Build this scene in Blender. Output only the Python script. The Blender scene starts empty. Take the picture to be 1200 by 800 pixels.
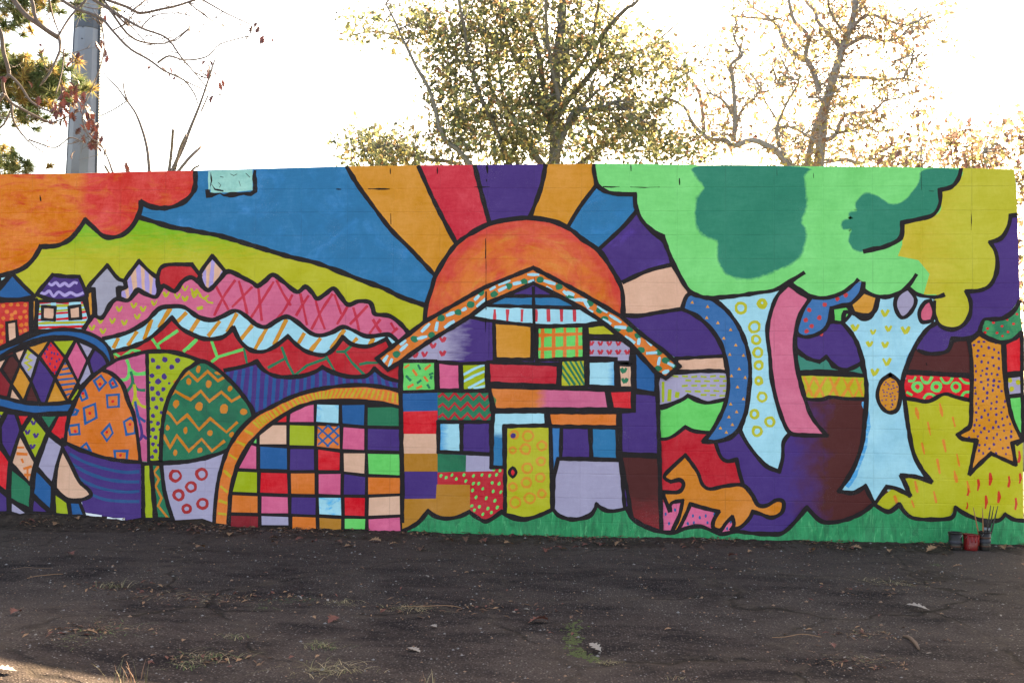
import bpy, bmesh, math, random
import numpy as np
from mathutils import Vector, Matrix, noise as mnoise
R = math.radians
rnd = random.Random(11)

# ------------------------------------------------------------------ camera
YAW, PITCH, ROLL = -0.0661, 0.03348, 0.0080
CAM = Vector((0.0, -8.3225, 1.3486))
FPX = 1150.0                                    # focal length in pixels of the 1200 px wide photograph
_fw = Vector((math.sin(YAW)*math.cos(PITCH), math.cos(YAW)*math.cos(PITCH), math.sin(PITCH)))
_r = Vector((math.cos(YAW), -math.sin(YAW), 0)); _u = _r.cross(_fw)
_r2 = _r*math.cos(ROLL) + _u*math.sin(ROLL); _u2 = -_r*math.sin(ROLL) + _u*math.cos(ROLL)
scene = bpy.context.scene
COL = scene.collection
cd = bpy.data.cameras.new('camera'); cam = bpy.data.objects.new('camera', cd); COL.objects.link(cam)
cd.sensor_width = 36.0; cd.lens = 36.0*FPX/1200.0; cd.clip_start = 0.05; cd.clip_end = 3000
m = Matrix((_r2, _u2, -_fw)).transposed().to_4x4(); m.translation = CAM
cam.matrix_world = m
scene.camera = cam
scene.render.resolution_x, scene.render.resolution_y = 1024, 682

# ------------------------------------------------------------------ sky, sun, exposure
SUN_AZ, SUN_EL = R(19.0), R(35.2)               # clockwise from +Y (behind the wall), above the horizon
world = bpy.data.worlds.new('World'); scene.world = world; world.use_nodes = True
nt = world.node_tree; nt.nodes.clear()
sky = nt.nodes.new('ShaderNodeTexSky'); sky.sky_type = 'NISHITA'; sky.sun_disc = False
sky.sun_elevation = SUN_EL; sky.sun_rotation = SUN_AZ
sky.air_density = 0.8; sky.dust_density = 1.6; sky.ozone_density = 0.6
bg = nt.nodes.new('ShaderNodeBackground'); bg.inputs[1].default_value = 0.09
wo = nt.nodes.new('ShaderNodeOutputWorld')
nt.links.new(sky.outputs[0], bg.inputs[0]); nt.links.new(bg.outputs[0], wo.inputs[0])
sl = bpy.data.lights.new('sun', 'SUN'); sl.energy = 5.0; sl.angle = R(0.53); sl.color = (1.0, 0.93, 0.82)
so = bpy.data.objects.new('sun', sl); COL.objects.link(so)
sdir = Vector((math.sin(SUN_AZ)*math.cos(SUN_EL), math.cos(SUN_AZ)*math.cos(SUN_EL), math.sin(SUN_EL)))
so.rotation_euler = sdir.to_track_quat('Z', 'Y').to_euler(); so.location = (6, 20, 16)
vs = scene.view_settings; vs.view_transform = 'Standard'; vs.look = 'None'; vs.exposure = 3.14; vs.gamma = 1.0
vs.use_curve_mapping = False
vs.use_white_balance = True; vs.white_balance_temperature = 9700; vs.white_balance_tint = 10      # the camera's shade setting
scene.cycles.max_bounces = 6; scene.cycles.diffuse_bounces = 3; scene.cycles.transparent_max_bounces = 6
scene.cycles.use_denoising = True

# ------------------------------------------------------------------ geometry helpers
def ray(px, py):
    return _fw + _r2*((px-600.0)/FPX) + _u2*((400.0-py)/FPX)
def at(px, py, Y):
    """point on the vertical plane y = Y that shows at that pixel of the photograph"""
    v = ray(px, py); return CAM + v*((Y-CAM.y)/v.y)
def W(px, py):
    p = at(px, py, 0.0); return p.x, p.z
BASE = [(-200,602),(0,602.5),(60,604),(110,607.5),(200,612),(260,618),(340,627.5),(400,630.5),(480,632),(600,632),(700,634),(800,638),(860,640),(940,640),(1000,638),(1190,640),(1300,641)]
def base_z(x):
    q = [(W(a, b)) for a, b in BASE]
    return float(np.interp(x, [k[0] for k in q], [k[1] for k in q]))
_bq = [W(a, b) for a, b in BASE]; _bx = [k[0] for k in _bq]; _bz = [k[1] for k in _bq]
def base_z(x): return float(np.interp(x, _bx, _bz))
def smooth01(t): t = max(0.0, min(1.0, t)); return t*t*(3-2*t)
def ground_z(x, y):
    left = smooth01((0.6-x)/4.5)
    z = 0.03*left*smooth01((y+9)/5.0)-0.012 if y < 0 else 0.03*left-0.012
    z += 0.10*smooth01((-1.4-x)/1.8)*smooth01((-2.6-y)/1.2)*smooth01((y+7.5)/2)
    if abs(x) < 14 and -14 < y < 6:
        z += 0.016*mnoise.noise(Vector((x*0.6, y*0.8, 3.1))) + 0.006*mnoise.noise(Vector((x*2.1, y*2.6, 7.7)))
    return z
def G(px, py):
    v = ray(px, py); z = 0.0
    for _ in range(6):
        t = (z-CAM.z)/v.z; p = CAM + v*t; z = ground_z(p.x, p.y)
    return p
def link(o, parent=None):
    COL.objects.link(o)
    if parent is not None: o.parent = parent
    return o
def mesh_obj(name, verts, faces, mats=None, parent=None, mi=None, smooth=False):
    me = bpy.data.meshes.new(name); me.from_pydata([tuple(v) for v in verts], [], faces)
    for mt in (mats if isinstance(mats, (list, tuple)) else [mats] if mats else []): me.materials.append(mt)
    if mi is not None: me.polygons.foreach_set('material_index', mi)
    if smooth: me.polygons.foreach_set('use_smooth', [True]*len(me.polygons))
    me.update(); o = bpy.data.objects.new(name, me)
    return link(o, parent)
def tag(o, label=None, cat=None, group=None, kind=None):
    if label: o['label'] = label
    if cat: o['category'] = cat
    if group: o['group'] = group
    if kind: o['kind'] = kind
    return o
def empty(name, loc=(0, 0, 0)):
    o = bpy.data.objects.new(name, None); o.location = loc; o.empty_display_size = 0.2
    return link(o)
class MB:
    def __init__(s): s.v = []; s.f = []; s.m = []
    def tube(s, pts, rad, n=6, mi=0, cap=True):
        pts = [Vector(p) for p in pts]; k0 = len(s.v); N = len(pts)
        ref = Vector((0.31, 0.95, 0.11))
        for i, p in enumerate(pts):
            d = (pts[min(i+1, N-1)]-pts[max(i-1, 0)])
            d = d.normalized() if d.length > 1e-9 else Vector((0, 0, 1))
            a = d.cross(ref)
            if a.length < 0.05: a = d.cross(Vector((1, 0, 0)))
            a.normalize(); b = d.cross(a); r = rad[i] if isinstance(rad, (list, tuple)) else rad
            for k in range(n):
                t = 2*math.pi*k/n; s.v.append(p + a*(r*math.cos(t)) + b*(r*math.sin(t)))
        for i in range(N-1):
            for k in range(n):
                s.f.append((k0+i*n+k, k0+i*n+(k+1) % n, k0+(i+1)*n+(k+1) % n, k0+(i+1)*n+k)); s.m.append(mi)
        if cap:
            s.f.append(tuple(k0+k for k in range(n))[::-1]); s.m.append(mi)
            s.f.append(tuple(k0+(N-1)*n+k for k in range(n))); s.m.append(mi)
    def lathe(s, prof, c=(0, 0, 0), n=20, mi=0):
        k0 = len(s.v); c = Vector(c)
        for r, z in prof:
            for k in range(n):
                t = 2*math.pi*k/n; s.v.append(c+Vector((r*math.cos(t), r*math.sin(t), z)))
        for i in range(len(prof)-1):
            for k in range(n):
                s.f.append((k0+i*n+k, k0+i*n+(k+1) % n, k0+(i+1)*n+(k+1) % n, k0+(i+1)*n+k)); s.m.append(mi)
    def box(s, a, b, mi=0):
        k = len(s.v)
        for z in (a[2], b[2]):
            for x, y in ((a[0], a[1]), (b[0], a[1]), (b[0], b[1]), (a[0], b[1])): s.v.append(Vector((x, y, z)))
        for f in ((3, 2, 1, 0), (4, 5, 6, 7), (0, 1, 5, 4), (1, 2, 6, 5), (2, 3, 7, 6), (3, 0, 4, 7)):
            s.f.append(tuple(k+i for i in f)); s.m.append(mi)
    def poly(s, pts, mi=0):
        k = len(s.v); s.v += [Vector(p) for p in pts]; s.f.append(tuple(range(k, k+len(pts)))); s.m.append(mi)
    def build(s, name, mats, parent=None, smooth=False):
        return mesh_obj(name, s.v, s.f, mats, parent, s.m, smooth)

# ------------------------------------------------------------------ materials
def lin(c):
    c = c/255.0; return c/12.92 if c <= 0.04045 else ((c+0.055)/1.055)**2.4
def rgb(c, k=1.0): return tuple(min(0.85, lin(v)*k) for v in c)+(1.0,)
class NT:
    def __init__(s, tree): s.t = tree
    def n(s, typ, **kw):
        nd = s.t.nodes.new('ShaderNode'+typ)
        for k, v in kw.items(): setattr(nd, k, v)
        return nd
    def l(s, a, b): s.t.links.new(a, b)
    def val(s, sock, v):
        if isinstance(v, bpy.types.NodeSocket): s.l(v, sock)
        else: sock.default_value = v
    def math(s, op, a, b=0.0, c=None, clamp=False):
        nd = s.n('Math', operation=op, use_clamp=clamp); s.val(nd.inputs[0], a); s.val(nd.inputs[1], b)
        if c is not None: s.val(nd.inputs[2], c)
        return nd.outputs[0]
    def mix(s, fac, a, b, blend='MIX'):
        nd = s.n('Mix', data_type='RGBA', blend_type=blend); s.val(nd.inputs[0], fac); s.val(nd.inputs[6], a); s.val(nd.inputs[7], b)
        return nd.outputs[2]
    def noise(s, vec, scale, detail=3.0, rough=0.55, dist=0.0):
        nd = s.n('TexNoise'); s.l(vec, nd.inputs['Vector']); nd.inputs['Scale'].default_value = scale
        nd.inputs['Detail'].default_value = detail; nd.inputs['Roughness'].default_value = rough; nd.inputs['Distortion'].default_value = dist
        return nd.outputs['Fac']
    def ramp(s, fac, lo, hi):
        nd = s.n('MapRange', clamp=True); s.val(nd.inputs[0], fac); nd.inputs[1].default_value = lo; nd.inputs[2].default_value = hi
        return nd.outputs[0]
    def pos(s, sc=(1, 1, 1)):
        g = s.n('NewGeometry')
        if sc == (1, 1, 1): return g.outputs['Position']
        mp = s.n('Mapping'); s.l(g.outputs['Position'], mp.inputs[0]); mp.inputs['Scale'].default_value = sc
        return mp.outputs[0]

# one shared shader for every coat of paint on the wall: uneven brushed coat over concrete blocks in stack bond
pg = bpy.data.node_groups.new('brushed_paint', 'ShaderNodeTree')
pg.interface.new_socket('Color', in_out='INPUT', socket_type='NodeSocketColor')
pg.interface.new_socket('Uneven', in_out='INPUT', socket_type='NodeSocketFloat').default_value = 1.0
pg.interface.new_socket('Shader', in_out='OUTPUT', socket_type='NodeSocketShader')
g = NT(pg); gi = g.t.nodes.new('NodeGroupInput'); go = g.t.nodes.new('NodeGroupOutput')
JX0 = W(570, 300)[0]; JZ0 = W(570, 221)[1]; JX, JZ = 0.4033, 0.2016
pp = g.pos(); sep = g.n('SeparateXYZ'); g.l(pp, sep.inputs[0])
def joint(sock, o, per):
    t = g.math('FRACT', g.math('DIVIDE', g.math('SUBTRACT', sock, o-50*per), per))
    return g.math('MULTIPLY', g.math('MINIMUM', t, g.math('SUBTRACT', 1.0, t)), per)
jd = g.math('MINIMUM', joint(sep.outputs[0], JX0, JX), joint(sep.outputs[2], JZ0, JZ))
jl = g.ramp(jd, 0.0065, 0.0015)                                  # 1 in the joint
worn = g.ramp(g.noise(pp, 1.7, 4), 0.45, 0.62)
brush = g.noise(g.pos((5, 1, 24)), 1.0, 5, 0.65, 1.4)
brush2 = g.noise(g.pos((19, 1, 7)), 1.0, 5, 0.65, 1.8)
blot = g.noise(pp, 2.3, 6, 0.68, 0.5)
fine = g.noise(pp, 160, 3, 0.6)
pits = g.noise(pp, 420, 2, 0.5)
v = g.math('ADD', g.math('MULTIPLY', g.math('SUBTRACT', brush, 0.5), 0.20), g.math('MULTIPLY', g.math('SUBTRACT', brush2, 0.5), 0.16))
v = g.math('ADD', v, g.math('MULTIPLY', g.math('SUBTRACT', blot, 0.5), 0.46))
v = g.math('ADD', v, g.math('MULTIPLY', g.math('SUBTRACT', fine, 0.5), 0.14))
v = g.math('MULTIPLY', v, gi.outputs['Uneven'])
hs = g.n('HueSaturation'); g.l(gi.outputs['Color'], hs.inputs['Color']); g.l(g.math('ADD', 1.0, v), hs.inputs['Value'])
g.l(g.math('SUBTRACT', 1.0, g.math('MULTIPLY', v, 0.35)), hs.inputs['Saturation'])
thin = g.math('MULTIPLY', g.ramp(g.noise(pp, 300, 2, 0.5), 0.66, 0.74), g.ramp(g.noise(pp, 3.1, 3, 0.6), 0.50, 0.66))
hsc = g.mix(g.math('MULTIPLY', thin, 0.55), hs.outputs[0], (0.62, 0.62, 0.64, 1))       # pinholes the roller missed
jmix = g.math('MULTIPLY', g.math('MULTIPLY', jl, worn), 0.16)
col = g.mix(jmix, hsc, (0.03, 0.025, 0.022, 1))
hgt = g.math('ADD', g.math('MULTIPLY', jl, -0.7), g.math('MULTIPLY', fine, 0.25))
hgt = g.math('ADD', hgt, g.math('MULTIPLY', pits, 0.16)); hgt = g.math('ADD', hgt, g.math('MULTIPLY', brush, 0.1))
bp = g.n('Bump'); bp.inputs['Strength'].default_value = 0.45; bp.inputs['Distance'].default_value = 0.004; g.l(hgt, bp.inputs['Height'])
bs = g.n('BsdfPrincipled'); g.l(col, bs.inputs['Base Color']); g.l(bp.outputs[0], bs.inputs['Normal'])
g.l(g.math('ADD', 0.5, g.math('MULTIPLY', blot, 0.2)), bs.inputs['Roughness']); bs.inputs['Specular IOR Level'].default_value = 0.16
g.l(bs.outputs[0], go.inputs[0])

KP = 1.0     # paint albedo relative to its colour in the photograph
def newmat(name):
    mt = bpy.data.materials.new(name); mt.use_nodes = True; mt.node_tree.nodes.clear()
    t = NT(mt.node_tree); o = t.n('OutputMaterial'); return mt, t, o
def paint_out(t, o, col, uneven):
    gn = t.t.nodes.new('ShaderNodeGroup'); gn.node_tree = pg
    t.val(gn.inputs['Color'], col); gn.inputs['Uneven'].default_value = uneven; t.l(gn.outputs[0], o.inputs[0])
PC = dict(black=(34, 27, 30), sky=(0, 112, 160), blue=(4, 88, 146), ltblue=(152, 208, 224), green=(84, 200, 102), dkgreen=(12, 114, 82),
          teal=(40, 128, 112), yellow=(182, 176, 48), lime=(160, 172, 40), purple=(72, 46, 116), lavender=(164, 154, 182), lilac=(170, 150, 205), pink=(222, 96, 136),
          red=(222, 34, 46), dkred=(140, 32, 42), orange=(226, 116, 52), gold=(212, 138, 50), dgold=(184, 120, 46), peach=(224, 172, 148),
          brown=(84, 36, 36), aqua=(150, 206, 196), white=(220, 222, 230), grey=(160, 155, 172), grass=(4, 142, 92), crimson=(172, 44, 48), cobalt=(26, 80, 138))
_pm = {}
def paint(c, uneven=1.0):
    key = (c, uneven)
    if key not in _pm:
        mt, t, o = newmat('paint_'+(c if isinstance(c, str) else 'mixed')); paint_out(t, o, rgb(PC[c] if isinstance(c, str) else c, KP), uneven); _pm[key] = mt
    return _pm[key]
def C_(c): return rgb(PC[c] if isinstance(c, str) else c, KP)
def blend_paint(a, b, axis, p0, p1, rough=0.5, stroke=(8, 1, 40)):
    """two paints brushed into each other; axis 'x' or 'z', p0/p1 photo pixels where a ends and b begins"""
    mt, t, o = newmat('paint_blend'); s = t.n('SeparateXYZ'); t.l(t.pos(), s.inputs[0])
    w0, w1 = (W(p0, 400)[0], W(p1, 400)[0]) if axis == 'x' else (W(600, p0)[1], W(600, p1)[1])
    nz = t.noise(t.pos(stroke), 1.0, 4, 0.6)
    f = t.math('ADD', s.outputs[0 if axis == 'x' else 2], t.math('MULTIPLY', t.math('SUBTRACT', nz, 0.5), rough*abs(w1-w0)*2))
    f = t.ramp(f, w0, w1); paint_out(t, o, t.mix(f, C_(a), C_(b)), 1.0); return mt
def streak_paint(a, b, stroke, lo=0.4, hi=0.62, dist=0.8, uneven=1.2, c=None, lo2=.6, hi2=.7):
    mt, t, o = newmat('paint_streaked')
    nz = t.noise(t.pos(stroke), 1.0, 5, 0.65, dist); col = t.mix(t.ramp(nz, lo, hi), C_(a), C_(b))
    if c: col = t.mix(t.math('MULTIPLY', t.ramp(t.noise(t.pos((stroke[0]*1.7+.3, 1, stroke[2]*1.4+.2)), 1.0, 4, .6, dist), lo2, hi2), .8), col, C_(c))
    paint_out(t, o, col, uneven); return mt
def simple(name, c, rough=0.7, var=0.25, scale=20, bump=0.3, metal=0.0, k=1.0, spec=0.4):
    mt, t, o = newmat(name); b = t.n('BsdfPrincipled'); tc = t.n('TexCoord').outputs['Object']
    nz = t.noise(tc, scale, 5, 0.6); hs = t.n('HueSaturation'); hs.inputs['Color'].default_value = rgb(c, k)
    t.l(t.math('ADD', 1.0, t.math('MULTIPLY', t.math('SUBTRACT', nz, 0.5), var*2)), hs.inputs['Value']); t.l(hs.outputs[0], b.inputs['Base Color'])
    b.inputs['Roughness'].default_value = rough; b.inputs['Metallic'].default_value = metal; b.inputs['Specular IOR Level'].default_value = spec
    if bump:
        bp = t.n('Bump'); bp.inputs['Strength'].default_value = bump; bp.inputs['Distance'].default_value = 0.01; t.l(nz, bp.inputs['Height']); t.l(bp.outputs[0], b.inputs['Normal'])
    t.l(b.outputs[0], o.inputs[0]); return mt
def leaf_mat(name, c, trans=0.5, k=1.0):
    mt, t, o = newmat(name); g_ = t.n('NewGeometry'); hs = t.n('HueSaturation'); hs.inputs['Color'].default_value = rgb(c, k)
    t.l(t.math('ADD', 0.65, t.math('MULTIPLY', g_.outputs['Random Per Island'], 0.7)), hs.inputs['Value'])
    t.l(t.math('ADD', 0.47, t.math('MULTIPLY', g_.outputs['Random Per Island'], 0.06)), hs.inputs['Hue'])
    b = t.n('BsdfPrincipled'); t.l(hs.outputs[0], b.inputs['Base Color']); b.inputs['Roughness'].default_value = 0.5; b.inputs['Specular IOR Level'].default_value = 0.35
    tr = t.n('BsdfTranslucent'); t.l(hs.outputs[0], tr.inputs['Color'])
    mx = t.n('MixShader'); mx.inputs[0].default_value = trans; t.l(b.outputs[0], mx.inputs[1]); t.l(tr.outputs[0], mx.inputs[2]); t.l(mx.outputs[0], o.inputs[0]); return mt

# ------------------------------------------------------------------ ground
def asphalt():
    mt, t, o = newmat('worn_asphalt'); p = t.pos(); s = t.n('SeparateXYZ'); t.l(p, s.inputs[0])
    big = t.noise(p, 0.9, 5, 0.6); mid = t.noise(t.pos((1.2, 3.0, 1)), 1.6, 5, 0.62, 0.6)
    grain = t.noise(p, 95, 4, 0.7)
    vo = t.n('TexVoronoi'); t.l(p, vo.inputs['Vector']); vo.inputs['Scale'].default_value = 72
    vs_ = t.n('SeparateColor'); t.l(vo.outputs['Color'], vs_.inputs[0])
    stone = t.math('MULTIPLY', t.ramp(vo.outputs['Distance'], 0.42, 0.25), 1.0)
    tone = t.math('MULTIPLY', stone, t.ramp(vs_.outputs[0], 0.3, 1.0))
    base = t.mix(t.ramp(mid, 0.40, 0.60), (0.0215, 0.0170, 0.0178, 1), (0.058, 0.0435, 0.0400, 1)); base = t.mix(t.math('MULTIPLY', t.ramp(big, 0.47, 0.60), 0.62), base, (0.084, 0.065, 0.058, 1))
    base = t.mix(t.math('MULTIPLY', tone, 0.72), base, (0.185, 0.150, 0.138, 1))
    hl = t.math('MULTIPLY', t.ramp(vs_.outputs[1], 0.95, 0.97), t.math('MULTIPLY', stone, t.ramp(big, 0.35, 0.6)))
    base = t.mix(t.math('MULTIPLY', hl, 0.8), base, (0.30, 0.275, 0.26, 1))
    base = t.mix(t.ramp(grain, 0.62, 0.38), base, (0.018, 0.017, 0.018, 1)) if False else t.mix(t.math('MULTIPLY', t.ramp(grain, 0.55, 0.35), 0.7), base, (0.007, 0.0065, 0.007, 1))
    wv = t.n('TexVoronoi', feature='DISTANCE_TO_EDGE'); wp = t.n('VectorMath', operation='ADD'); t.l(p, wp.inputs[0])
    nv_ = t.n('TexNoise'); t.l(p, nv_.inputs['Vector']); nv_.inputs['Scale'].default_value = 2.2; nv_.inputs['Detail'].default_value = 5
    sc_ = t.n('VectorMath', operation='SCALE'); t.l(nv_.outputs['Color'], sc_.inputs[0]); sc_.inputs['Scale'].default_value = 0.5; t.l(sc_.outputs[0], wp.inputs[1])
    t.l(wp.outputs[0], wv.inputs['Vector']); wv.inputs['Scale'].default_value = 0.62
    crack = t.math('MULTIPLY', t.ramp(wv.outputs['Distance'], 0.014, 0.004), t.ramp(t.noise(p, 1.1, 3), 0.42, 0.56))
    wide = t.math('MULTIPLY', t.ramp(wv.outputs['Distance'], 0.075, 0.0), t.ramp(t.noise(p, 9, 4, 0.7), 0.42, 0.6))
    base = t.mix(t.math('MULTIPLY', wide, 0.6), base, (0.075, 0.057, 0.046, 1)); base = t.mix(t.math('MULTIPLY', crack, 0.55), base, (0.008, 0.007, 0.006, 1))
    # brown soil washed over the tar: thick along the wall, in patches further out
    near = t.ramp(s.outputs[1], -1.9, -0.2)
    dm = t.math('ADD', t.math('MULTIPLY', near, 0.62), t.math('SUBTRACT', t.noise(t.pos((0.55, 1.7, 1)), 1.5, 6, 0.62, 0.5), 0.30))
    dm = t.math('MULTIPLY', t.ramp(dm, 0.20, 0.62), t.ramp(t.noise(p, 38, 4, 0.7), 0.3, 0.62))
    soil = t.mix(t.noise(p, 60, 4, 0.7), (0.042, 0.030, 0.027, 1), (0.120, 0.090, 0.078, 1))
    base = t.mix(t.math('MULTIPLY', dm, 0.75), base, soil)
    b = t.n('BsdfPrincipled'); t.l(base, b.inputs['Base Color']); b.inputs['Roughness'].default_value = 0.92; b.inputs['Specular IOR Level'].default_value = 0.04
    h = t.math('ADD', t.math('MULTIPLY', stone, 0.6), t.math('MULTIPLY', grain, 0.9)); h = t.math('SUBTRACT', h, t.math('MULTIPLY', crack, 2.0))
    bp = t.n('Bump'); bp.inputs['Strength'].default_value = 0.8; bp.inputs['Distance'].default_value = 0.006; t.l(h, bp.inputs['Height']); t.l(bp.outputs[0], b.inputs['Normal'])
    t.l(b.outputs[0], o.inputs[0]); return mt
def soil_mat():
    mt, t, o = newmat('soil'); p = t.pos(); b = t.n('BsdfPrincipled')
    c = t.mix(t.ramp(t.noise(p, 16, 6, 0.7), 0.35, 0.7), (0.022, 0.015, 0.0125, 1), (0.070, 0.050, 0.041, 1))
    c = t.mix(t.math('MULTIPLY', t.ramp(t.noise(p, 90, 3, 0.6), 0.58, 0.7), 0.5), c, (0.08, 0.06, 0.05, 1))
    t.l(c, b.inputs['Base Color']); b.inputs['Roughness'].default_value = 0.95; b.inputs['Specular IOR Level'].default_value = 0.1
    bp = t.n('Bump'); bp.inputs['Strength'].default_value = 0.9; bp.inputs['Distance'].default_value = 0.01; t.l(t.noise(p, 55, 5, 0.7), bp.inputs['Height']); t.l(bp.outputs[0], b.inputs['Normal'])
    t.l(b.outputs[0], o.inputs[0]); return mt
M_SOIL = soil_mat()
def far_ground():
    mt, t, o = newmat('dry_grass_ground'); p = t.pos(); b = t.n('BsdfPrincipled')
    c = t.mix(t.ramp(t.noise(p, 1.3, 6, 0.7), 0.35, 0.65), (0.06, 0.07, 0.025, 1), (0.16, 0.12, 0.06, 1)); t.l(c, b.inputs['Base Color']); b.inputs['Roughness'].default_value = 0.95
    bp = t.n('Bump'); bp.inputs['Distance'].default_value = 0.03; t.l(t.noise(p, 40, 4, 0.7), bp.inputs['Height']); t.l(bp.outputs[0], b.inputs['Normal']); t.l(b.outputs[0], o.inputs[0]); return mt
def axis(lo, hi, step, far):
    a = list(np.arange(lo, hi+1e-6, step)); d = step
    up = []; x = hi
    while x < far: d *= 1.6; x += d; up.append(x)
    d = step; dn = []; x = lo
    while x > -far: d *= 1.6; x -= d; dn.append(x)
    return dn[::-1]+a+up
gx, gy = axis(-7, 7, 0.14, 900), axis(-8.4, 0.28, 0.10, 900)
vv = [(x, y, ground_z(x, y)) for y in gy for x in gx]; nx = len(gx)
ff = []; mi = []
for j in range(len(gy)-1):
    for i in range(nx-1):
        ff.append((j*nx+i, j*nx+i+1, (j+1)*nx+i+1, (j+1)*nx+i)); mi.append(1 if gy[j] > 0.2 else 0)
tag(mesh_obj('ground', vv, ff, [asphalt(), far_ground()], None, mi, True), 'dark worn asphalt lot in front of the painted wall', kind='structure')

# soil banked up along the foot of the wall
vv, ff = [], []; xs = np.arange(-6.9, 4.6, 0.025); ys = [0.05, -0.012, -0.05, -0.10, -0.17, -0.26, -0.36, -0.50]; hs_ = [1.06, 1.0, .8, .55, .32, .15, .05, -.25]
for x in xs:
    bz = max(base_z(x), ground_z(x, -0.5)+0.004)
    for y, h in zip(ys, hs_):
        g0 = ground_z(x, y); wob = 0.018*mnoise.noise(Vector((x*3, y*7, 1))) + 0.016*mnoise.noise(Vector((x*14, y*15, 5))) + 0.010*mnoise.noise(Vector((x*41, y*30, 9)))
        edge = 0.10*mnoise.noise(Vector((x*1.3, 2, 8)))
        vv.append((x, y + (edge*(-y) if y < -0.1 else 0), g0 + (bz+0.006-g0)*h + wob*(0.7 if h > 0 else 0.2)))
n = len(ys)
for i in range(len(xs)-1):
    for j in range(n-1): ff.append((i*n+j, i*n+j+1, (i+1)*n+j+1, (i+1)*n+j))
tag(mesh_obj('soil_bank', vv, ff, M_SOIL, None, None, True), 'dark brown soil banked along the foot of the wall', kind='structure')

# ------------------------------------------------------------------ the wall
TOP = [(0,204.5),(47,204),(97,203),(120,202.5),(170,201),(228,200),(243,199.6),(298,198.3),(350,197),(402,195.2),(457,194.3),(512,193.6),(568,193.2),(572,193.4),(640,192.6),(700,192),(760,192.3),(820,193.6),(880,194.5),(940,195),(1000,195.6),(1060,196),(1120,197),(1188,198.4)]
mt, t, o = newmat('old_concrete_block'); paint_out(t, o, t.mix(t.ramp(t.noise(t.pos(), 7, 5, .7), .4, .65), C_('aqua'), (.40, .37, .33, 1)), 1.4); M_BLOCK = mt
topz = []
for a, b in zip(TOP[:-1], TOP[1:]):
    for k in range(5):
        u = k/5; topz.append(W(a[0]+(b[0]-a[0])*u, a[1]+(b[1]-a[1])*u))
topz.append(W(*TOP[-1]))
topz = [(x, z + 0.004*mnoise.noise(Vector((x*9, 0, 2))) + 0.003*mnoise.noise(Vector((x*31, 0, 4)))) for x, z in topz]
xr = W(1189.5, 210)[0]
prof = [(-6.9, -0.4), (xr+0.045, -0.4)] + [(W(1198, 630)[0], W(1198, 630)[1]), (W(1194, 400)[0]+.004, W(1194, 400)[1]), (W(1191, 215)[0], W(1191, 215)[1])] + topz[::-1] + [(-6.9, topz[0][1])]
nv = len(prof); vv = [(x, 0.0, z) for x, z in prof]+[(x, 0.203, z) for x, z in prof]
ff = [tuple(range(nv)), tuple(range(2*nv-1, nv-1, -1))]+[(i, i+nv, (i+1) % nv+nv, (i+1) % nv) for i in range(nv)]
wall = mesh_obj('mural_wall', vv, ff, M_BLOCK)
tag(wall, 'long concrete block wall covered with a bright patchwork mural of sun, house and trees', 'wall', None, 'thing')

# ------------------------------------------------------------------ the mural, coat by coat
STEP = 0.00013
placed = []          # (x0, x1, y0, y1, level) in photo pixels
def level_for(pts):
    x0 = min(p[0] for p in pts)-1; x1 = max(p[0] for p in pts)+1; y0 = min(p[1] for p in pts)-1; y1 = max(p[1] for p in pts)+1
    lv = 0
    for a in placed:
        if a[0] < x1 and a[1] > x0 and a[2] < y1 and a[3] > y0 and a[4] > lv: lv = a[4]
    placed.append((x0, x1, y0, y1, lv+1)); return lv+1
def parse(s):
    out = []
    for tk in s.split():
        c = tk.endswith('!'); a, b = tk.rstrip('!').split(','); out.append((float(a), float(b), c))
    return out
def spline(P, closed, straight=False, sub=5):
    """Catmull-Rom through the points, sharp where a point is marked"""
    n = len(P)
    if straight or n < 3: return [(p[0], p[1]) for p in P]
    out = []; rng = range(n if closed else n-1)
    for i in rng:
        p1, p2 = P[i], P[(i+1) % n]
        p0 = P[(i-1) % n] if (closed or i > 0) else p1
        p3 = P[(i+2) % n] if (closed or i+2 < n) else p2
        if p1[2]: p0 = p1
        if p2[2]: p3 = p2
        for k in range(sub):
            t = k/sub; q = []
            for d in (0, 1):
                m1 = (p2[d]-p0[d])*0.5; m2 = (p3[d]-p1[d])*0.5
                if p0 is p1: m1 = (p2[d]-p1[d])*0.6
                if p3 is p2: m2 = (p2[d]-p1[d])*0.6
                q.append((2*t**3-3*t*t+1)*p1[d]+(t**3-2*t*t+t)*m1+(-2*t**3+3*t*t)*p2[d]+(t**3-t*t)*m2)
            out.append(tuple(q))
    if not closed: out.append((P[-1][0], P[-1][1]))
    return out
def resample(pts, closed, d=5.0):
    q = pts+[pts[0]] if closed else pts; out = []
    for a, b in zip(q[:-1], q[1:]):
        L = math.hypot(b[0]-a[0], b[1]-a[1]); k = max(1, int(L/d))
        for i in range(k): out.append((a[0]+(b[0]-a[0])*i/k, a[1]+(b[1]-a[1])*i/k))
    if not closed: out.append(q[-1])
    return out
def to_wall(p, lv, extra=0.0):
    x, z = W(p[0], p[1]); return (x, -0.0015-lv*STEP-extra, z)
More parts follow.
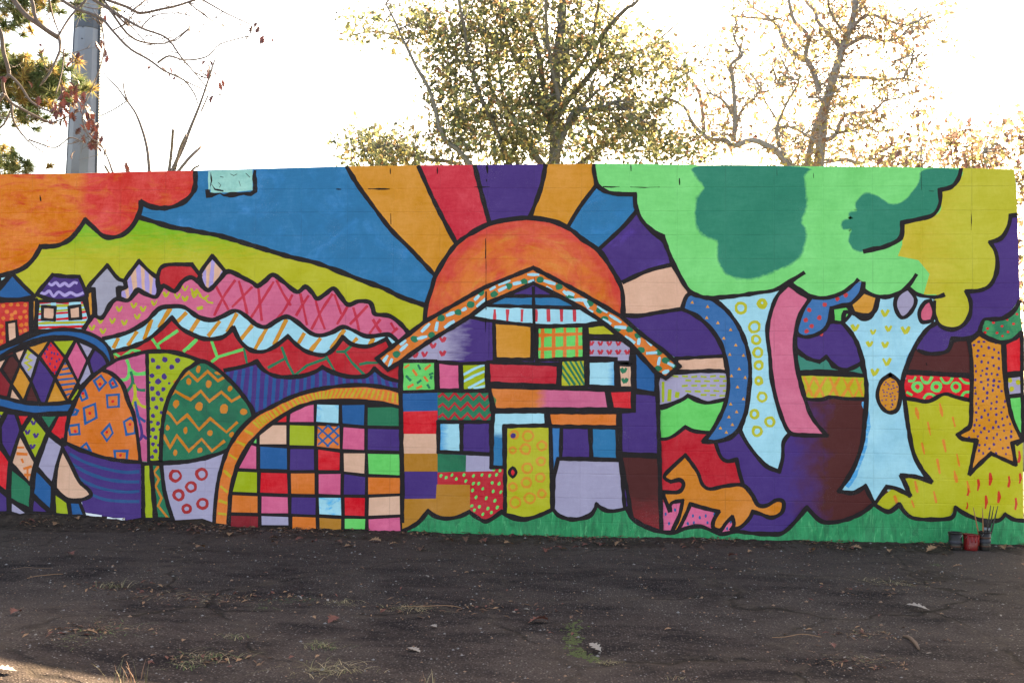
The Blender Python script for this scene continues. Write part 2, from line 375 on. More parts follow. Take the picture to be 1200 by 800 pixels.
def ribbon(pts, w, closed=False, wob=0.16, seed=0, taper=0.0):
    """left and right edge of a brushed line of width w pixels"""
    pts = [p for i, p in enumerate(pts) if i == 0 or math.hypot(p[0]-pts[i-1][0], p[1]-pts[i-1][1]) > 0.3]
    if closed and math.hypot(pts[0][0]-pts[-1][0], pts[0][1]-pts[-1][1]) < 0.4: pts = pts[:-1]
    n = len(pts); Lf, Rt = [], []
    for i, p in enumerate(pts):
        a = pts[(i-1) % n] if (closed or i > 0) else p; b = pts[(i+1) % n] if (closed or i < n-1) else p
        d1 = (p[0]-a[0], p[1]-a[1]); d2 = (b[0]-p[0], b[1]-p[1]); l1 = math.hypot(*d1) or 1; l2 = math.hypot(*d2) or 1
        if a is p: d1, l1 = d2, l2
        if b is p: d2, l2 = d1, l1
        tx, ty = d1[0]/l1+d2[0]/l2, d1[1]/l1+d2[1]/l2; L = math.hypot(tx, ty)
        if L < 0.2: tx, ty, L = d1[0]/l1, d1[1]/l1, 1.0
        nx_, ny_ = -ty/L, tx/L; mit = min(1.7, 2.0/max(L, .3))
        hw = w*0.5*mit*(1+wob*mnoise.noise(Vector((p[0]*0.11, p[1]*0.11, seed+.5)))*1.6+wob*.45*mnoise.noise(Vector((p[0]*0.6, p[1]*0.6, seed+4.5))))
        if taper and not closed: hw *= 1-taper*(max(0, 1-i*2.2/(n-1)) if i < n/2 else max(0, 1-(n-1-i)*2.2/(n-1)))
        Lf.append((p[0]+nx_*hw, p[1]+ny_*hw)); Rt.append((p[0]-nx_*hw, p[1]-ny_*hw))
    return Lf, Rt
class Marks:
    """brush marks of one colour that belong to one painted field"""
    def __init__(s): s.P = []
    def line(s, pts, w, closed=False, wob=.2, curve=False, taper=0.0):
        if isinstance(pts, str): pts = spline(parse(pts), closed, not curve)
        s.P.append(('r', resample(pts, closed, 3.0), w, closed, wob, taper)); return s
    def dot(s, x, y, rx, ry=None, rot=0.0, n=9):
        ry = ry or rx; c, q = math.cos(rot), math.sin(rot); pts = []
        for k in range(n):
            a = 2*math.pi*k/n; j = 1+rnd.uniform(-.18, .18); u, v_ = rx*math.cos(a)*j, ry*math.sin(a)*j
            pts.append((x+u*c-v_*q, y+u*q+v_*c))
        s.P.append(('p', pts)); return s
    def ring(s, x, y, r, w, ry=None):
        ry = ry or r; s.line([(x+r*math.cos(a)*(1+rnd.uniform(-.08, .08)), y+ry*math.sin(a)*(1+rnd.uniform(-.08, .08))) for a in [2*math.pi*k/12 for k in range(12)]], w, True); return s
    def vee(s, x, y, h, w=2.2):
        w *= 1.25
        s.line([(x-h*.75, y-h*.7), (x-.1, y+h*.75)], w, wob=.3, taper=.25); s.line([(x+.2, y+h*.6), (x+h*.75, y-h*.75)], w, wob=.3, taper=.25); return s
    def poly(s, pts): s.P.append(('p', [(p[0], p[1]) for p in (parse(pts) if isinstance(pts, str) else pts)])); return s
    def build(s, name, mat, parent):
        allp = [q for it in s.P for q in it[1]]
        if not allp: return None
        lv = level_for(allp); v, f = [], []
        for i, it in enumerate(s.P):
            e = (i % 6)*0.000018
            if it[0] == 'p':
                k = len(v); v += [to_wall(q, lv, e) for q in it[1]]; f.append(tuple(range(k, k+len(it[1]))))
            else:
                L, Q = ribbon(it[1], it[2], it[3], it[4], i, it[5]); k = len(v); nn = len(L); v += [to_wall(q, lv, e) for q in L+Q]
                for j in range(nn if it[3] else nn-1): f.append((k+j, k+(j+1) % nn, k+nn+(j+1) % nn, k+nn+j))
        o_ = mesh_obj(name, v, f, mat, parent); o_['kind'] = 'stuff'; return o_
queue = []
def flush():
    """put the black outlines of the coats so far on top of them"""
    for pts, w, closed, par, nm in queue:
        lv = level_for(pts); w = w*.93; pts = resample(pts, closed, 3.0); n = len(pts); cut = []
        for i in range(n):
            if not closed and i in (0, n-1): continue
            a, b, c = pts[i-1], pts[i], pts[(i+1) % n]; t1 = math.atan2(b[1]-a[1], b[0]-a[0]); t2 = math.atan2(c[1]-b[1], c[0]-b[0])
            if abs((t2-t1+math.pi) % (2*math.pi)-math.pi) > 0.62: cut.append(i)
        if not cut: segs = [(pts, closed)]
        elif closed: segs = [([pts[(cut[k]+j) % n] for j in range((cut[(k+1) % len(cut)]-cut[k]-1) % n+2)], False) for k in range(len(cut))]
        else: cc = [0]+cut+[n-1]; segs = [(pts[a:b+1], False) for a, b in zip(cc[:-1], cc[1:])]
        v, f = [], []
        for k, (sg, cl) in enumerate(segs):
            if len(sg) < 2: continue
            if cut:                                          # lap the strokes over each other at a corner
                sg = list(sg)
                for e, d_ in ((0, 1), (-1, -2)):
                    if not closed and ((k == 0 and e == 0) or (k == len(segs)-1 and e == -1)): continue
                    L_ = math.hypot(sg[e][0]-sg[d_][0], sg[e][1]-sg[d_][1]) or 1; x = w*.36/L_; sg[e] = (sg[e][0]+(sg[e][0]-sg[d_][0])*x, sg[e][1]+(sg[e][1]-sg[d_][1])*x)
            L, Q = ribbon(sg, w, cl, .22, w); nn = len(L); b0 = len(v); ex = (2 if (closed and k and k == len(segs)-1 and k % 2 == 0) else k % 2)*.00003
            v += [to_wall(q, lv, ex) for q in L+Q]; f += [(b0+j, b0+(j+1) % nn, b0+nn+(j+1) % nn, b0+nn+j) for j in range(nn if cl else nn-1)]
        mesh_obj(nm, v, f, M_LINE, par)
    queue.clear()
M_LINE = paint('black', 1.6)
def F(name, mat, path, w=5.6, straight=False, label=None, parent=None):
    """one painted field; the part of its edge before '|' is outlined in black"""
    mat = paint(mat) if isinstance(mat, (str, tuple)) else mat
    if '|' in path:
        a, b = path.split('|'); A = spline(parse(a), False, straight); B = [(p[0], p[1]) for p in parse(b)]; pts = A+B; st, cl = A, False
    else: pts = spline(parse(path), True, straight); st, cl = pts, True
    lv = level_for(pts); o_ = mesh_obj(name, [to_wall(p, lv) for p in pts], [tuple(range(len(pts)))], mat, parent or wall)
    if label: o_['label'] = label
    if w: queue.append((st, w, cl, o_, 'outline'))
    return o_
def LINE(parent, path, w=5.6, straight=False, closed=False):
    queue.append((spline(parse(path), closed, straight), w, closed, parent, 'outline'))
def SOFT(name, col, under, path, feather=5.0, label=None):
    """field with a feathered, brushed-out edge"""
    P = spline(parse(path), True); n = len(P); cx = sum(p[0] for p in P)/n
    area = sum(P[i][0]*P[(i+1) % n][1]-P[(i+1) % n][0]*P[i][1] for i in range(n)); sg = 1 if area > 0 else -1
    out = []
    for i in range(n):
        a, b = P[(i-2) % n], P[(i+2) % n]; tx, ty = b[0]-a[0], b[1]-a[1]; L = math.hypot(tx, ty) or 1
        ft = feather*(1+.5*mnoise.noise(Vector((P[i][0]*.1, P[i][1]*.1, 3)))); y = P[i][1]+sg*(-tx/L)*ft
        out.append((P[i][0]+sg*ty/L*ft, P[i][1] if P[i][1] < 201 else y))
    lv = level_for(out); v = [to_wall(p, lv) for p in P]+[to_wall(p, lv) for p in out]
    f = [tuple(range(n))]+[(i, (i+1) % n, n+(i+1) % n, n+i) for i in range(n)]
    mt, t, o = newmat('paint_feathered'); at_ = t.n('Attribute', attribute_name='coat'); nz = t.noise(t.pos((30, 1, 30)), 1.0, 5, .65, .5)
    fc = t.ramp(t.math('ADD', at_.outputs['Fac'], t.math('MULTIPLY', t.math('SUBTRACT', nz, .5), .9)), .25, .8)
    fc = t.math('MULTIPLY', fc, t.ramp(at_.outputs['Fac'], 0.02, .3))
    paint_out(t, o, t.mix(fc, C_(under), C_(col)), 1.2)
    o_ = mesh_obj(name, v, f, mt, wall); at2 = o_.data.attributes.new('coat', 'FLOAT', 'POINT'); at2.data.foreach_set('value', [1.0]*n+[0.0]*n)
    if label: o_['label'] = label
    return o_

# --- upper left: sky, hill, cloud, rays, sun
M_SKY = streak_paint('sky', (30, 126, 182), (3, 1, 3), .50, .72, 1.2, 1.3)
F('stained_wall_foot', streak_paint((52, 40, 36), (34, 26, 24), (6, 1, 9), .4, .65, .8, 1.6), '-10,590 470,604 480,615 1199,620 1199,650 480,645 -10,625', 0, True, label='dark dirty wall foot below the paint')
sky_f = F('painted_sky', M_SKY, '150,232 165,230 205,238 226,222 229,200 406,195 430,225 458,268 510,322 506,345 498,366 440,350 300,305 200,285 150,265', 0, True)
hill = F('painted_hill', blend_paint((120, 176, 44), 'yellow', 'z', 268, 300, .9), '164,255 200,266! 240,273 260,277 300,289 340,301 370,308 400,319 420,327 450,338 470,348 499,358 | 498,376 478,390 420,420 90,420 0,350 0,318 60,285 100,262 130,276', 6.2)
def cloud_paint():
    mt, t, o = newmat('paint_cloud'); s = t.n('SeparateXYZ'); t.l(t.pos(), s.inputs[0]); x0, x1 = W(90, 240)[0], W(104, 240)[0]
    a = t.mix(t.ramp(t.noise(t.pos((2.6, 1, 11)), 1.0, 6, .68, 1.1), .48, .66), C_((222, 118, 40)), C_((210, 66, 44)))
    b_ = t.mix(t.ramp(t.noise(t.pos((3.5, 1, 6)), 1.0, 5, .65, 1.6), .50, .74), C_((218, 62, 56)), C_((222, 104, 52)))
    f = t.ramp(t.math('ADD', s.outputs[0], t.math('MULTIPLY', t.math('SUBTRACT', t.noise(t.pos((6, 1, 9)), 1.0, 4), .5), .12)), x0, x1)
    paint_out(t, o, t.mix(f, a, b_), 1.4); return mt
cloud = F('painted_cloud', cloud_paint(), '229,200 229,214 227,224 218,235 204,242 190,244 176,242 165.6,237! 164,248 156,264 144,275 130,278.4 120,276 110,267 100,258! 90,272 80,282 66,288 48,289! 38,305 24,316 0,323.6 -6,325 | -6,204.5 0,204.5 97,203.2 170,201.2', 6.4)
ry1 = F('painted_sun_ray', 'gold', '406,195 420,218 436,240 458,269 480,291 510,323 | 533,287 520,258 506,230 490,194', 5.6, label='golden ray left of the red one')
ry2 = F('painted_sun_ray', (208, 50, 66), '490,194 506,230 520,258 535,286 | 574,262 564,226 556,193.4', 5.6, label='red ray above the sun')
ry3 = F('painted_sun_ray', 'purple', '556,193.4 564,226 574,263 | 622,257 634,220 640,192.6', 5.8, label='purple ray above the sun')
ry4 = F('painted_sun_ray', 'gold', '639.5,192.6 634,220 621,255 | 666,266 680,242 699,218 696,192', 5.8, label='golden ray right of the purple one')
ry5 = F('painted_sun_ray', streak_paint('sky', (30, 128, 186), (3, 1, 3), .5, .7, 1.2), '666,265 680,242 699,217! 710,224 744,228 746,247! 730,266 702,292! | 684,282', 5.2, label='blue ray under the green tree crown')
ry6 = F('painted_sun_ray', streak_paint('purple', (84, 56, 142), (4, 1, 4), .5, .7, 1.2), '702,292 730,266 746,248! 764,272 780,286 788,310! 760,317 729,331 | 716,314', 5.2, label='purple ray right of the sun')
ry7 = F('painted_sun_ray', 'peach', '729,331 760,317 788,310! 800,330 809,344! 798,362! 772,366 748,370 730,369 | 728,350', 5.2, label='peach ray right of the sun')
ry8 = F('painted_sun_ray', 'purple', '728,369 748,370 772,366 798,362 | 816,368 840,395 852,418 793,420 760,398', 5.2, label='purple ray above the roof end')
flush()
def swirl_paint(cx, cy):
    """orange, red and gold brushed in arcs round a centre"""
    mt, t, o = newmat('paint_swirled'); s = t.n('SeparateXYZ'); t.l(t.pos(), s.inputs[0]); wx, wz = W(cx, cy)
    dx = t.math('SUBTRACT', s.outputs[0], wx); dz = t.math('SUBTRACT', s.outputs[2], wz)
    r_ = t.math('SQRT', t.math('ADD', t.math('MULTIPLY', dx, dx), t.math('MULTIPLY', dz, dz))); an = t.math('ARCTAN2', dz, dx)
    def nz(ka, kr, off):
        c = t.n('CombineXYZ'); t.l(t.math('MULTIPLY', an, ka), c.inputs[0]); t.l(t.math('MULTIPLY', r_, kr), c.inputs[1]); c.inputs[2].default_value = off
        return t.noise(c.outputs[0], 1.0, 5, .62, .6)
    col = t.mix(t.ramp(nz(2.2, 7, 0), .40, .66), C_((226, 116, 54)), C_((218, 78, 60)))
    col = t.mix(t.math('MULTIPLY', t.ramp(nz(3, 15, 4), .54, .72), .6), col, C_((218, 146, 64)))
    col = t.mix(t.math('MULTIPLY', t.ramp(t.math('ADD', r_, t.math('MULTIPLY', t.math('SUBTRACT', nz(3, 8, 9), .5), .25)), .66, .80), .7), col, C_((212, 58, 60)))
    paint_out(t, o, col, 1.0); return mt
M_SUN = swirl_paint(614, 372)
sun_f = F('painted_sun', M_SUN, '497,380 498,372 500,356 506,338 510,324 520,306 533,288 548,276 572,263 596,257.5 622,255.5 650,260 670,270 682,280 702,294 716,314 727,334 730,350 730,371 | 680,380 560,390', 6.2)
flush()

# --- the little town on the hill
tw = F('painted_tower', 'grey', '126,311! 104,336 110,339! 111,352 113,370 122,372 138,352 138,338 146,337 147,330 138,326', 5.2, label='grey turret')
tw2 = F('painted_tower', 'peach', '163,306! 174,317 185,326! 186,346 178,350 162,343 152,353 141,350 141,340 148,336 147,328', 5.2, label='striped turret')
mk = Marks()
for x0, y0, x1, y1 in ((151,322,155,350),(162,309,164,342),(172,316,173,346),(182,325,181,348),(144,341,146,349)): mk.line([(x0, y0), (x1, y1)], 5.2)
mk.build('stripes', paint('lilac'), tw2)
tw3 = F('painted_tower', (196, 38, 46), '193,311 225,310! 235,323! 232,330 228,345 190,346 186,338 185,324', 5.2, label='red flat topped tower')
tw4 = F('painted_tower', 'peach', '249,300! 264,318! 255,332 246,341 241,340 235,328 236,318', 5.2, label='small striped turret')
mk = Marks(); mk.line([(250, 303), (247, 338)], 5).line([(240, 316), (239, 336)], 4.5).line([(261, 318), (258, 326)], 3); mk.build('stripes', paint('lilac'), tw4)
sl_ = F('painted_gable', 'ltblue', '0,324 14,322 0,339', 4, True)
hs1 = F('painted_roof', 'blue', '15,321! 28,335 41,347! 20,351 -4,350! -4,338', 5.0, label='blue pointed roof')
wl1 = F('painted_house', (206, 50, 48), '-4,353 36,351 36,389 -4,410', 5.0, True, label='red house front with orange dots')
mk = Marks()
for x, y in ((4,358),(13,357),(21,357),(30,357),(8,365),(18,366),(29,365),(4,373),(14,369),(24,372),(31,371),(2,382),(25,381),(31,380),(4,391),(24,388),(30,387),(2,400),(14,374)): mk.dot(x, y, 2.5)
mk.build('dots', paint('orange'), wl1)
F('painted_door', 'peach', '8,378 19,376 21,397 9,402', 4.2, True)
F('painted_wall_strip', 'gold', '38,351 43,351 41,388 38,389', 3.6, True)
F('painted_wall_strip', 'gold', '101,344 109,339 110,372 105,374', 4.2, True)
wl2 = F('painted_house', 'ltblue', '45,353 98,351 102,362 105,374 98,387 43,388 43,370', 4.6, True, label='blue, red and yellow striped house front')
for c, ys_ in (('red', ((355,355),(368,366),(375,373),(384,383))), ('yellow', ((359,358),(365,363),(379,378)))):
    mk = Marks()
    for ya, yb in ys_:
        mk.line([(45, ya), (60, ya-1)], 2.8); mk.line([(66, ya-.8), (81, yb)], 2.8); mk.line([(95, yb), (102, yb-1)], 2.8)
        if ya > 375: mk.line([(58, ya-.6), (98, yb-.6)], 2.6)
    mk.build('stripes', paint(c), wl2)
F('painted_window', 'peach', '50,359 65,360 64,375 50,374', 3.8, True)
F('painted_window', 'peach', '81,360 94,358 95,373 82,374', 3.8, True)
rf = F('painted_roof', 'purple', '62,322! 78,324 93,324! 98,335 102,346 96,350 84,352 70,353 56,350 43,345! 50,336', 5.0, label='rounded purple roof')
mk = Marks()
mk.line('57,332 61,334 66,331 70,335 76,332 81,335 87,331 91,332', 3.2, curve=True).line('47,343 53,344 58,341 63,347 69,342 76,346 83,343 90,346 98,343', 3.2, curve=True)
mk.build('wavy_lines', paint('lilac'), rf)
flush()

# --- the banded mountains
PINK_TOP = '98,386 104,377 110,370 120,372 130,356 138,350 150,352 157,345 162,340 170,344 182,348 187,342 192,335 205,341 214,330 224,325 232,330 238,336 244,340 250,336 258,327 268,318 286,326 296,331 302,335 311,329 320,322 332,330 348,342 358,336 366,343 372,350 382,344 391,338 399,347 408,357 420,353 433,354 437,361 440,368 456,370 468,378 478,389'
pk = F('painted_mountain', (214, 100, 134), PINK_TOP+' | 470,402 440,410 300,410 200,400 122,399 100,390', 5.8, label='pink mountain band with hearts and crossed lines')
mk = Marks()
for x, y in ((108,384),(118,376),(132,376),(121,388),(140,362),(146,378),(157,358),(161,371),(168,362),(181,355),(195,345),(208,347),(217,338),(217,350),(228,346)): mk.vee(x, y, 4.4)
mk.line('224,338 227,344 231,340 236,347', 2.4).line('240,349 244,354 250,355', 2.4).line('231,362 238,360', 4).line('233,346 239,350 245,346', 2.3)
mk.build('heart_marks', paint('yellow'), pk)
mk = Marks()
for s_ in ('276,328 262,348 251,370','252,333 260,348 268,363','280,329 286,350 290,368','296,336 280,352 272,360','303,338 305,358 307,376','321,330 306,354 293,374','324,328 332,344 341,358','343,345 334,362 325,374','352,344 356,362 360,381','362,346 354,358 347,370','370,352 375,370 381,386','390,344 378,362 365,386','392,345 398,362 400,368','408,358 400,372 395,380','414,360 418,374 421,388','431,358 418,372 410,380','437,374 444,386 447,389','446,374 438,384 433,391','458,378 464,388','466,384 458,392'): mk.line(s_, 3.1, curve=True)
mk.build('crossed_lines', paint((202, 50, 72)), pk)
BLUE_TOP = '120,397 148,390 170,378 180,368 188,361 200,359 216,360 232,371 248,375 260,371 276,364 288,370 300,380 312,383 324,376 336,371 348,377 364,390 376,393 390,389 402,383 414,387 430,394 450,392 458,393 467,401'
lb = F('painted_ribbon', 'ltblue', BLUE_TOP+' | 460,412 440,420 300,425 200,412 132,413', 5.6)
RED_TOP = '132,412 156,406 176,396 192,382 201.6,372! 212,384 224,391 240,397 258,396 267,391 273.6,384! 282,400 294,410 308,412 322,406 337.6,394! 348,404 360,412 378,416 390,410 402,395! 412,403 428,406 440,403 453,397! 459,407'
rd = F('painted_mountain', (196, 40, 50), RED_TOP+' | 468,430 469,450 440,460 300,460 240,440 138,424', 5.6, label='red mountain band with green lines')
mk = Marks(); 
for s_ in ('139,396 133,408','161,388 150,405','178,374 169,398','200,361 186,384','219,366 208,377','233,374 224,388','258,376 244,394','278,367 266,389','296,381 282,398','313,384 299,409','336,374 321,404','357,390 350,402','376,396 364,411','404,386 388,409','419,396 412,403','438,396 433,405'): mk.line(s_, 4.6)
mk.build('stripes', paint('gold'), lb)
mk = Marks()
for s_ in ('133,413 142,419 155,410 165,412','141,419 137,424','178,396 187,409 184,404 209,387','184,403 188,412','231,397 215,412','248,399 255,419','248,424 256,418 286,409','220,409 231,398'): mk.line(s_, 3.4)
mk.build('green_lines', paint('green'), rd)
mk = Marks()
for s_ in ('286,408 290,428','330,406 337,425 345,440','334,420 314,431','345,440 360,428 382,420','382,417 392,434','394,412 404,412 413,404','404,412 412,424 428,440','421,427 430,425 443,425'): mk.line(s_, 3.0)
mk.build('dark_green_lines', paint('dkgreen'), rd)
flush()
PUR_TOP = '262,434 286,429 301,423.6! 310,434 326,441 350,441 368,436 378,430! 390,436 408,441 426,441 433,438 439,432! 452,442 469,447'
pv = F('painted_mountain', 'purple', PUR_TOP+' | 469,462 420,458 364,464 314,486 300,492 290,470', 5.4, label='purple mountain band with blue stripes')
mk = Marks()
for x in range(268, 468, 9):
    y0 = np.interp(x, [262,286,301,310,326,350,368,378,390,408,426,439,452,469], [436,431,426,436,443,443,438,432,438,443,443,434,444,449])
    y1 = min(np.interp(x, [262,290,300,314,340,364,392,420,468], [440,470,484,478,464,456,451,450,458]), 486); dx = (380-x)*.04
    if y1-y0 > 3: mk.line([(x, y0+1), (x-dx, y1)], 4.2)
mk.build('stripes', paint('cobalt'), pv)
flush()

# --- the basket
bk = F('painted_basket', 'brown', '-4,420 18,408 40,399 64,395 90,397 110,406 122,416 127,428 110,445 96,458 86,474 60,473 30,472 -4,464', 0)
def q2(s): return ' '.join('%.1f,%.1f' % (float(a)/5, 320+float(b)/5) for a, b in (k.split(',') for k in s.split()))
def q3(s): return ' '.join('%.1f,%.1f' % (float(a)/5, 470+float(b)/5) for a, b in (k.split(',') for k in s.split()))
DI = {}
for i, (c, s_) in enumerate((('peach','85,462 160,432 115,525'),('brown','50,490 80,480 120,530 70,650 10,560'),('lavender','160,435 230,490 185,630 115,535'),('gold','160,430 300,388 230,490'),
    ('red','300,390 385,495 325,612 235,490'),('lime','300,390 445,388 385,495'),('pink','450,390 515,510 460,640 390,500'),('lavender','450,390 555,438 515,510'),
    ('purple','555,440 615,485 640,530 545,600 520,510'),('lavender','515,515 545,590 470,670 460,640'),('orange','385,500 460,640 400,752 328,612'),('purple','230,490 325,615 270,762 235,762 185,635'),
    ('gold','120,535 185,640 140,752 72,650'),('gold','325,620 400,752 272,762'),('brown','185,640 240,758 145,752'),('peach','70,660 135,750 55,735'),('dkred','-20,560 10,570 70,650 50,728 -20,718'),
    ('peach','-20,520 50,490 10,565 -20,555'),('lime','462,660 475,690 432,752 405,748'))):
    DI[i] = F('painted_diamond', c, q2(s_), 3.5, True)
mk = Marks()
for x, y in ((56,409),(60,405),(64,414),(55,418),(61,420),(67,423),(59,426),(65,430),(70,421),(63,437),(53,414),(68,415),(61,413),(66,436)): mk.dot(x, y, 1.0, 1.7)
mk.build('dots', paint('purple'), DI[4])
mk = Marks()
for y in range(426, 468, 6):
    xa = np.interp(y, [420, 442.4, 470.4], [77, 65.6, 80])+2; xb = np.interp(y, [420, 448, 470.4], [77, 92, 80])-2; mk.line([(xa, y+1), ((xa+xb)/2, y), (xb, y-1)], 2.4)
mk.build('stripes', paint('blue'), DI[10])
mk = Marks(); mk.line('28,412 35,414 31,419 38,422 30,425 37,430 33,434', 2.4).line('32,410 39,414', 2); mk.build('squiggles', paint('yellow'), DI[2])
F('painted_basket_rim', 'blue', '-4,411 20,402 44,391 70,386 96,388 116,396 128,408 133,424! 128,427! 122,416 110,406 90,397 64,395 40,399 18,408 -4,420', 4.8, label='upper blue rim of the basket')
flush()
LO = {}
bk2 = F('painted_basket', 'black', '-4,474 82,480 78,510 78,530 108,580 100,602 36,602 -4,600', 0, True, label='lower lattice of the basket')
for i, (c, s_) in enumerate((('lime','-20,50 40,55 5,112 -20,115'),('purple','45,65 95,70 125,170 65,340 10,250 5,150'),('red','100,75 180,80 130,155'),('lime','195,80 280,185 210,350 130,180'),
    ('dkgreen','235,80 345,80 290,170'),('red','405,75 385,255 295,180 345,80'),('peach','120,190 210,355 180,485 70,360'),('red','-20,240 60,350 45,535 -20,480'),('lavender','285,195 370,262 310,485 220,385'),
    ('dkgreen','65,385 190,490 180,630 60,570'),('blue','210,390 310,495 305,645 195,540'),('purple','-20,500 50,560 50,650 -20,650'),('lavender','65,580 170,655 120,668 65,650'),('purple','195,560 300,655 190,650'),
    ('lime','320,530 400,590 412,668 325,660'),('blue','410,590 470,590 502,672 420,668'))):
    LO[i] = F('painted_diamond', c, q3(s_), 3.8, True)
mk = Marks()
for x, y in ((33,506),(43,510),(39,523),(40,495)): mk.vee(x, y, 3.6, 2.6)
mk.build('heart_marks', paint('purple'), LO[3])
mk = Marks(); mk.line('18,524 29,524', 2.6).line('20,531 33,532', 3.4).line('26,537 28,542', 2.6).line('28,549 38,546', 3.2).line('29,556 37,556', 3.4).line('33,546 33,562', 2.2); mk.build('strokes', paint('orange'), LO[6])
Marks().dot(2, 480, 1.5).dot(1, 487, 1.5).build('dots', paint('purple'), LO[0])
pst = F('painted_stripes_field', 'purple', '72,514 94,527 120,535 144,539 166,541 | 166,606 148,609 145,607 120,604 100,601 94,588 108,579 86,548', 5.0, True)
mk = Marks()
for y in (0, 11, 22, 33): mk.line('%d,%d %d,%d %d,%d %d,%d %d,%d' % (82+y*.3, 531+y*1.15, 100+y*.2, 541+y*1.15, 125, 549+y*1.1, 148, 553+y*1.05, 164, 552.5+y*1.05), 3.6, curve=True)
mk.build('stripes', paint((30, 78, 128)), pst)
mk = Marks(); mk.line('98,601 110,603 120,604', 2.2, wob=.6).line('126,607 136,608 147,607.5', 2.4, wob=.6).line('96,588 97,596', 1.5); mk.build('bare_edge', paint('white'), pst)
F('painted_leaf', 'peach', '74,525! 69,540 66,554 65,572! 80,585 96,585 107,580 104,573 94,564 84,544', 5.2)
F('painted_basket_rim', 'blue', '-4,464 30,472 60,473 88,471! 82,483! 60,484 40,485 20,482 -4,475', 4.6, label='lower blue rim of the basket')
flush()

# --- the eggs
egp = F('painted_egg', (208, 92, 134), '120,433 136,422 156,416 174,412 200,412 220,417 240,425 | 250,440 200,500 190,542 120,535', 5.2, label='pink egg with green branching lines')
mk = Marks(); mk.line('138,444 146,445 151,441 152,430 149,421', 4, curve=True).line('152,432 160,438 172,437', 4, curve=True); mk.build('branch_lines', paint('green'), egp)
mk = Marks(); mk.line('154,435 156,448 149,459', 3.4, curve=True).line('156,448 162,456 171,457', 3.4, curve=True); mk.build('branch_lines', paint('dkgreen'), egp)
mk = Marks(); mk.line('158,450 159,464 154,478', 3.4, curve=True).line('159,464 165,474 172,477', 3.4, curve=True).line('163,470 158,478', 3); mk.build('branch_lines', paint('yellow'), egp)
mk = Marks(); mk.line('159,470 162,485 165,498', 3.2, curve=True).line('163,488 171,494', 3); mk.build('branch_lines', paint('cobalt'), egp)
mk = Marks(); mk.line('165,496 167,510 163,516', 3.2, curve=True).line('166,508 173,514', 3); mk.build('branch_lines', paint('purple'), egp)
egy = F('painted_egg', 'lime', '173,412 174,470 175,541 190,541 210,480 240,430 236,424 220,417 200,412', 4.6, True, label='yellow field with purple dots')
mk = Marks()
for x, y, r_ in ((180,422,3),(194,421,3.2),(209,422,3.2),(186,430,2.6),(202,430,3),(179,440,2.8),(193,441,3.4),(186,447,3.8),(176,448,1.5),(199,449,1.5),(179,455,2.8),(192,456,2.6),(186,461,3),(180,467,3),(190,468,2.6),(176,478,1.6),(184,477,2.6),(190,483,2),(180,487,2.4),(178,494,1.8),(186,496,2.6),(180,503,2.6),(188,503,2),(177,511,1.6),(183,512,2.6),(180,520,2.4),(186,521,1.8),(183,528,2.6),(179,535,2.2),(187,536,1.4)): mk.dot(x, y, r_)
mk.build('dots', paint('purple'), egy)
flush()
ego = F('painted_egg', 'orange', '120,433! 108,442 96,456 86,478 80,496 77,518! 94,526 120,535 144,539.5 165,541! 163,520 158,488 151,470 144,450 132,438', 5.2, label='orange egg with blue squares')
mk = Marks()
for s_ in ('111,446 119,440 125,448 117,457','129,448 133,443 138,452 132,454','126,463 140,462 140,476 127,477','94,462 100,456 103,466 97,469','88,479 92,481 90,485 85,486','99,478 112,473 114,489 101,496','81,499 93,497 94,508 83,509','120,507 129,497 133,507 126,516','146,494 154,489 159,494 159,507 149,509','96,524 102,519 108,530','136,538 135,528 150,528 149,539'): mk.line(s_, 2.8, True)
mk.build('squares', paint('blue'), ego)
mk = Marks()
for x, y in ((118,450),(133,470),(106,484),(126,506),(153,497),(142,533),(89,505),(98,461),(133,449)): mk.dot(x, y, 1.8)
mk.build('dots', paint('red'), ego)
egg = F('painted_egg', streak_paint('dkgreen', (20, 98, 74), (4, 1, 4), .45, .65, 1.), '238,423 224,430 216,436 202,458 194,480 190,510 189,542! 220,540 244,535 268,526 286,508 297,492 296,480 290,470 276,452 256,433', 5.2, label='dark green egg with orange zigzags')
mk = Marks()
for s_ in ('204,448 213,443 222,436 232,446 244,435 256,446 263,442','196,466 206,458 216,464 224,468 236,458 246,470 260,459 272,470 284,463','193,480 200,485 208,496 220,486 234,503 247,490 266,506 279,494','192,509 200,524 208,510 222,528 237,514 249,528 264,516','254,436 259,438'): mk.line(s_, 3.2)
mk.build('zigzags', paint((208, 122, 44)), egg)
mk = Marks()
for x, y, rx, ry in ((233,433,2.6,4.4),(222,447,3,4.2),(245,450,3.6,4.6),(270,455,3,3.4),(255,437,3,2),(207,473,3.4,5.5),(234,476,4.2,5.5),(263,479,4.4,5.6),(286,482,4,4),(197,501,2.4,3.6),(218,504,2.8,4),(247,507,3.4,4),(272,509,2.8,3.4),(206,530,2.8,3.4),(235,527,3,3.6)): mk.dot(x, y, rx, ry, .2)
mk.build('dots', paint((208, 122, 44)), egg)
F('painted_strip', 'lime', '168,543 177,543 182,608 169,608', 4.6, True)
st2 = F('painted_strip', 'dkgreen', '178,543 189,543 194,575 203,608 184,607', 4.6, True)
Marks().line('187,545 181,553 187,561 183,569 190,583 186,592 198,607', 2.8).build('zigzag', paint((208, 122, 44)), st2)
rg = F('painted_ring_field', 'lavender', '190,543 220,541 244,536 268,527 | 258,556 253,590 252,612 238,607 204,609 194,580', 4.8, True)
mk = Marks()
for x, y, r_ in ((206.5,557,6),(237,555,6),(224.5,570,5.4),(210,579.5,5.6),(238,589.5,5.6),(219.5,595.5,4.4)): mk.ring(x, y, r_, 3.6)
mk.build('rings', paint('crimson'), rg)
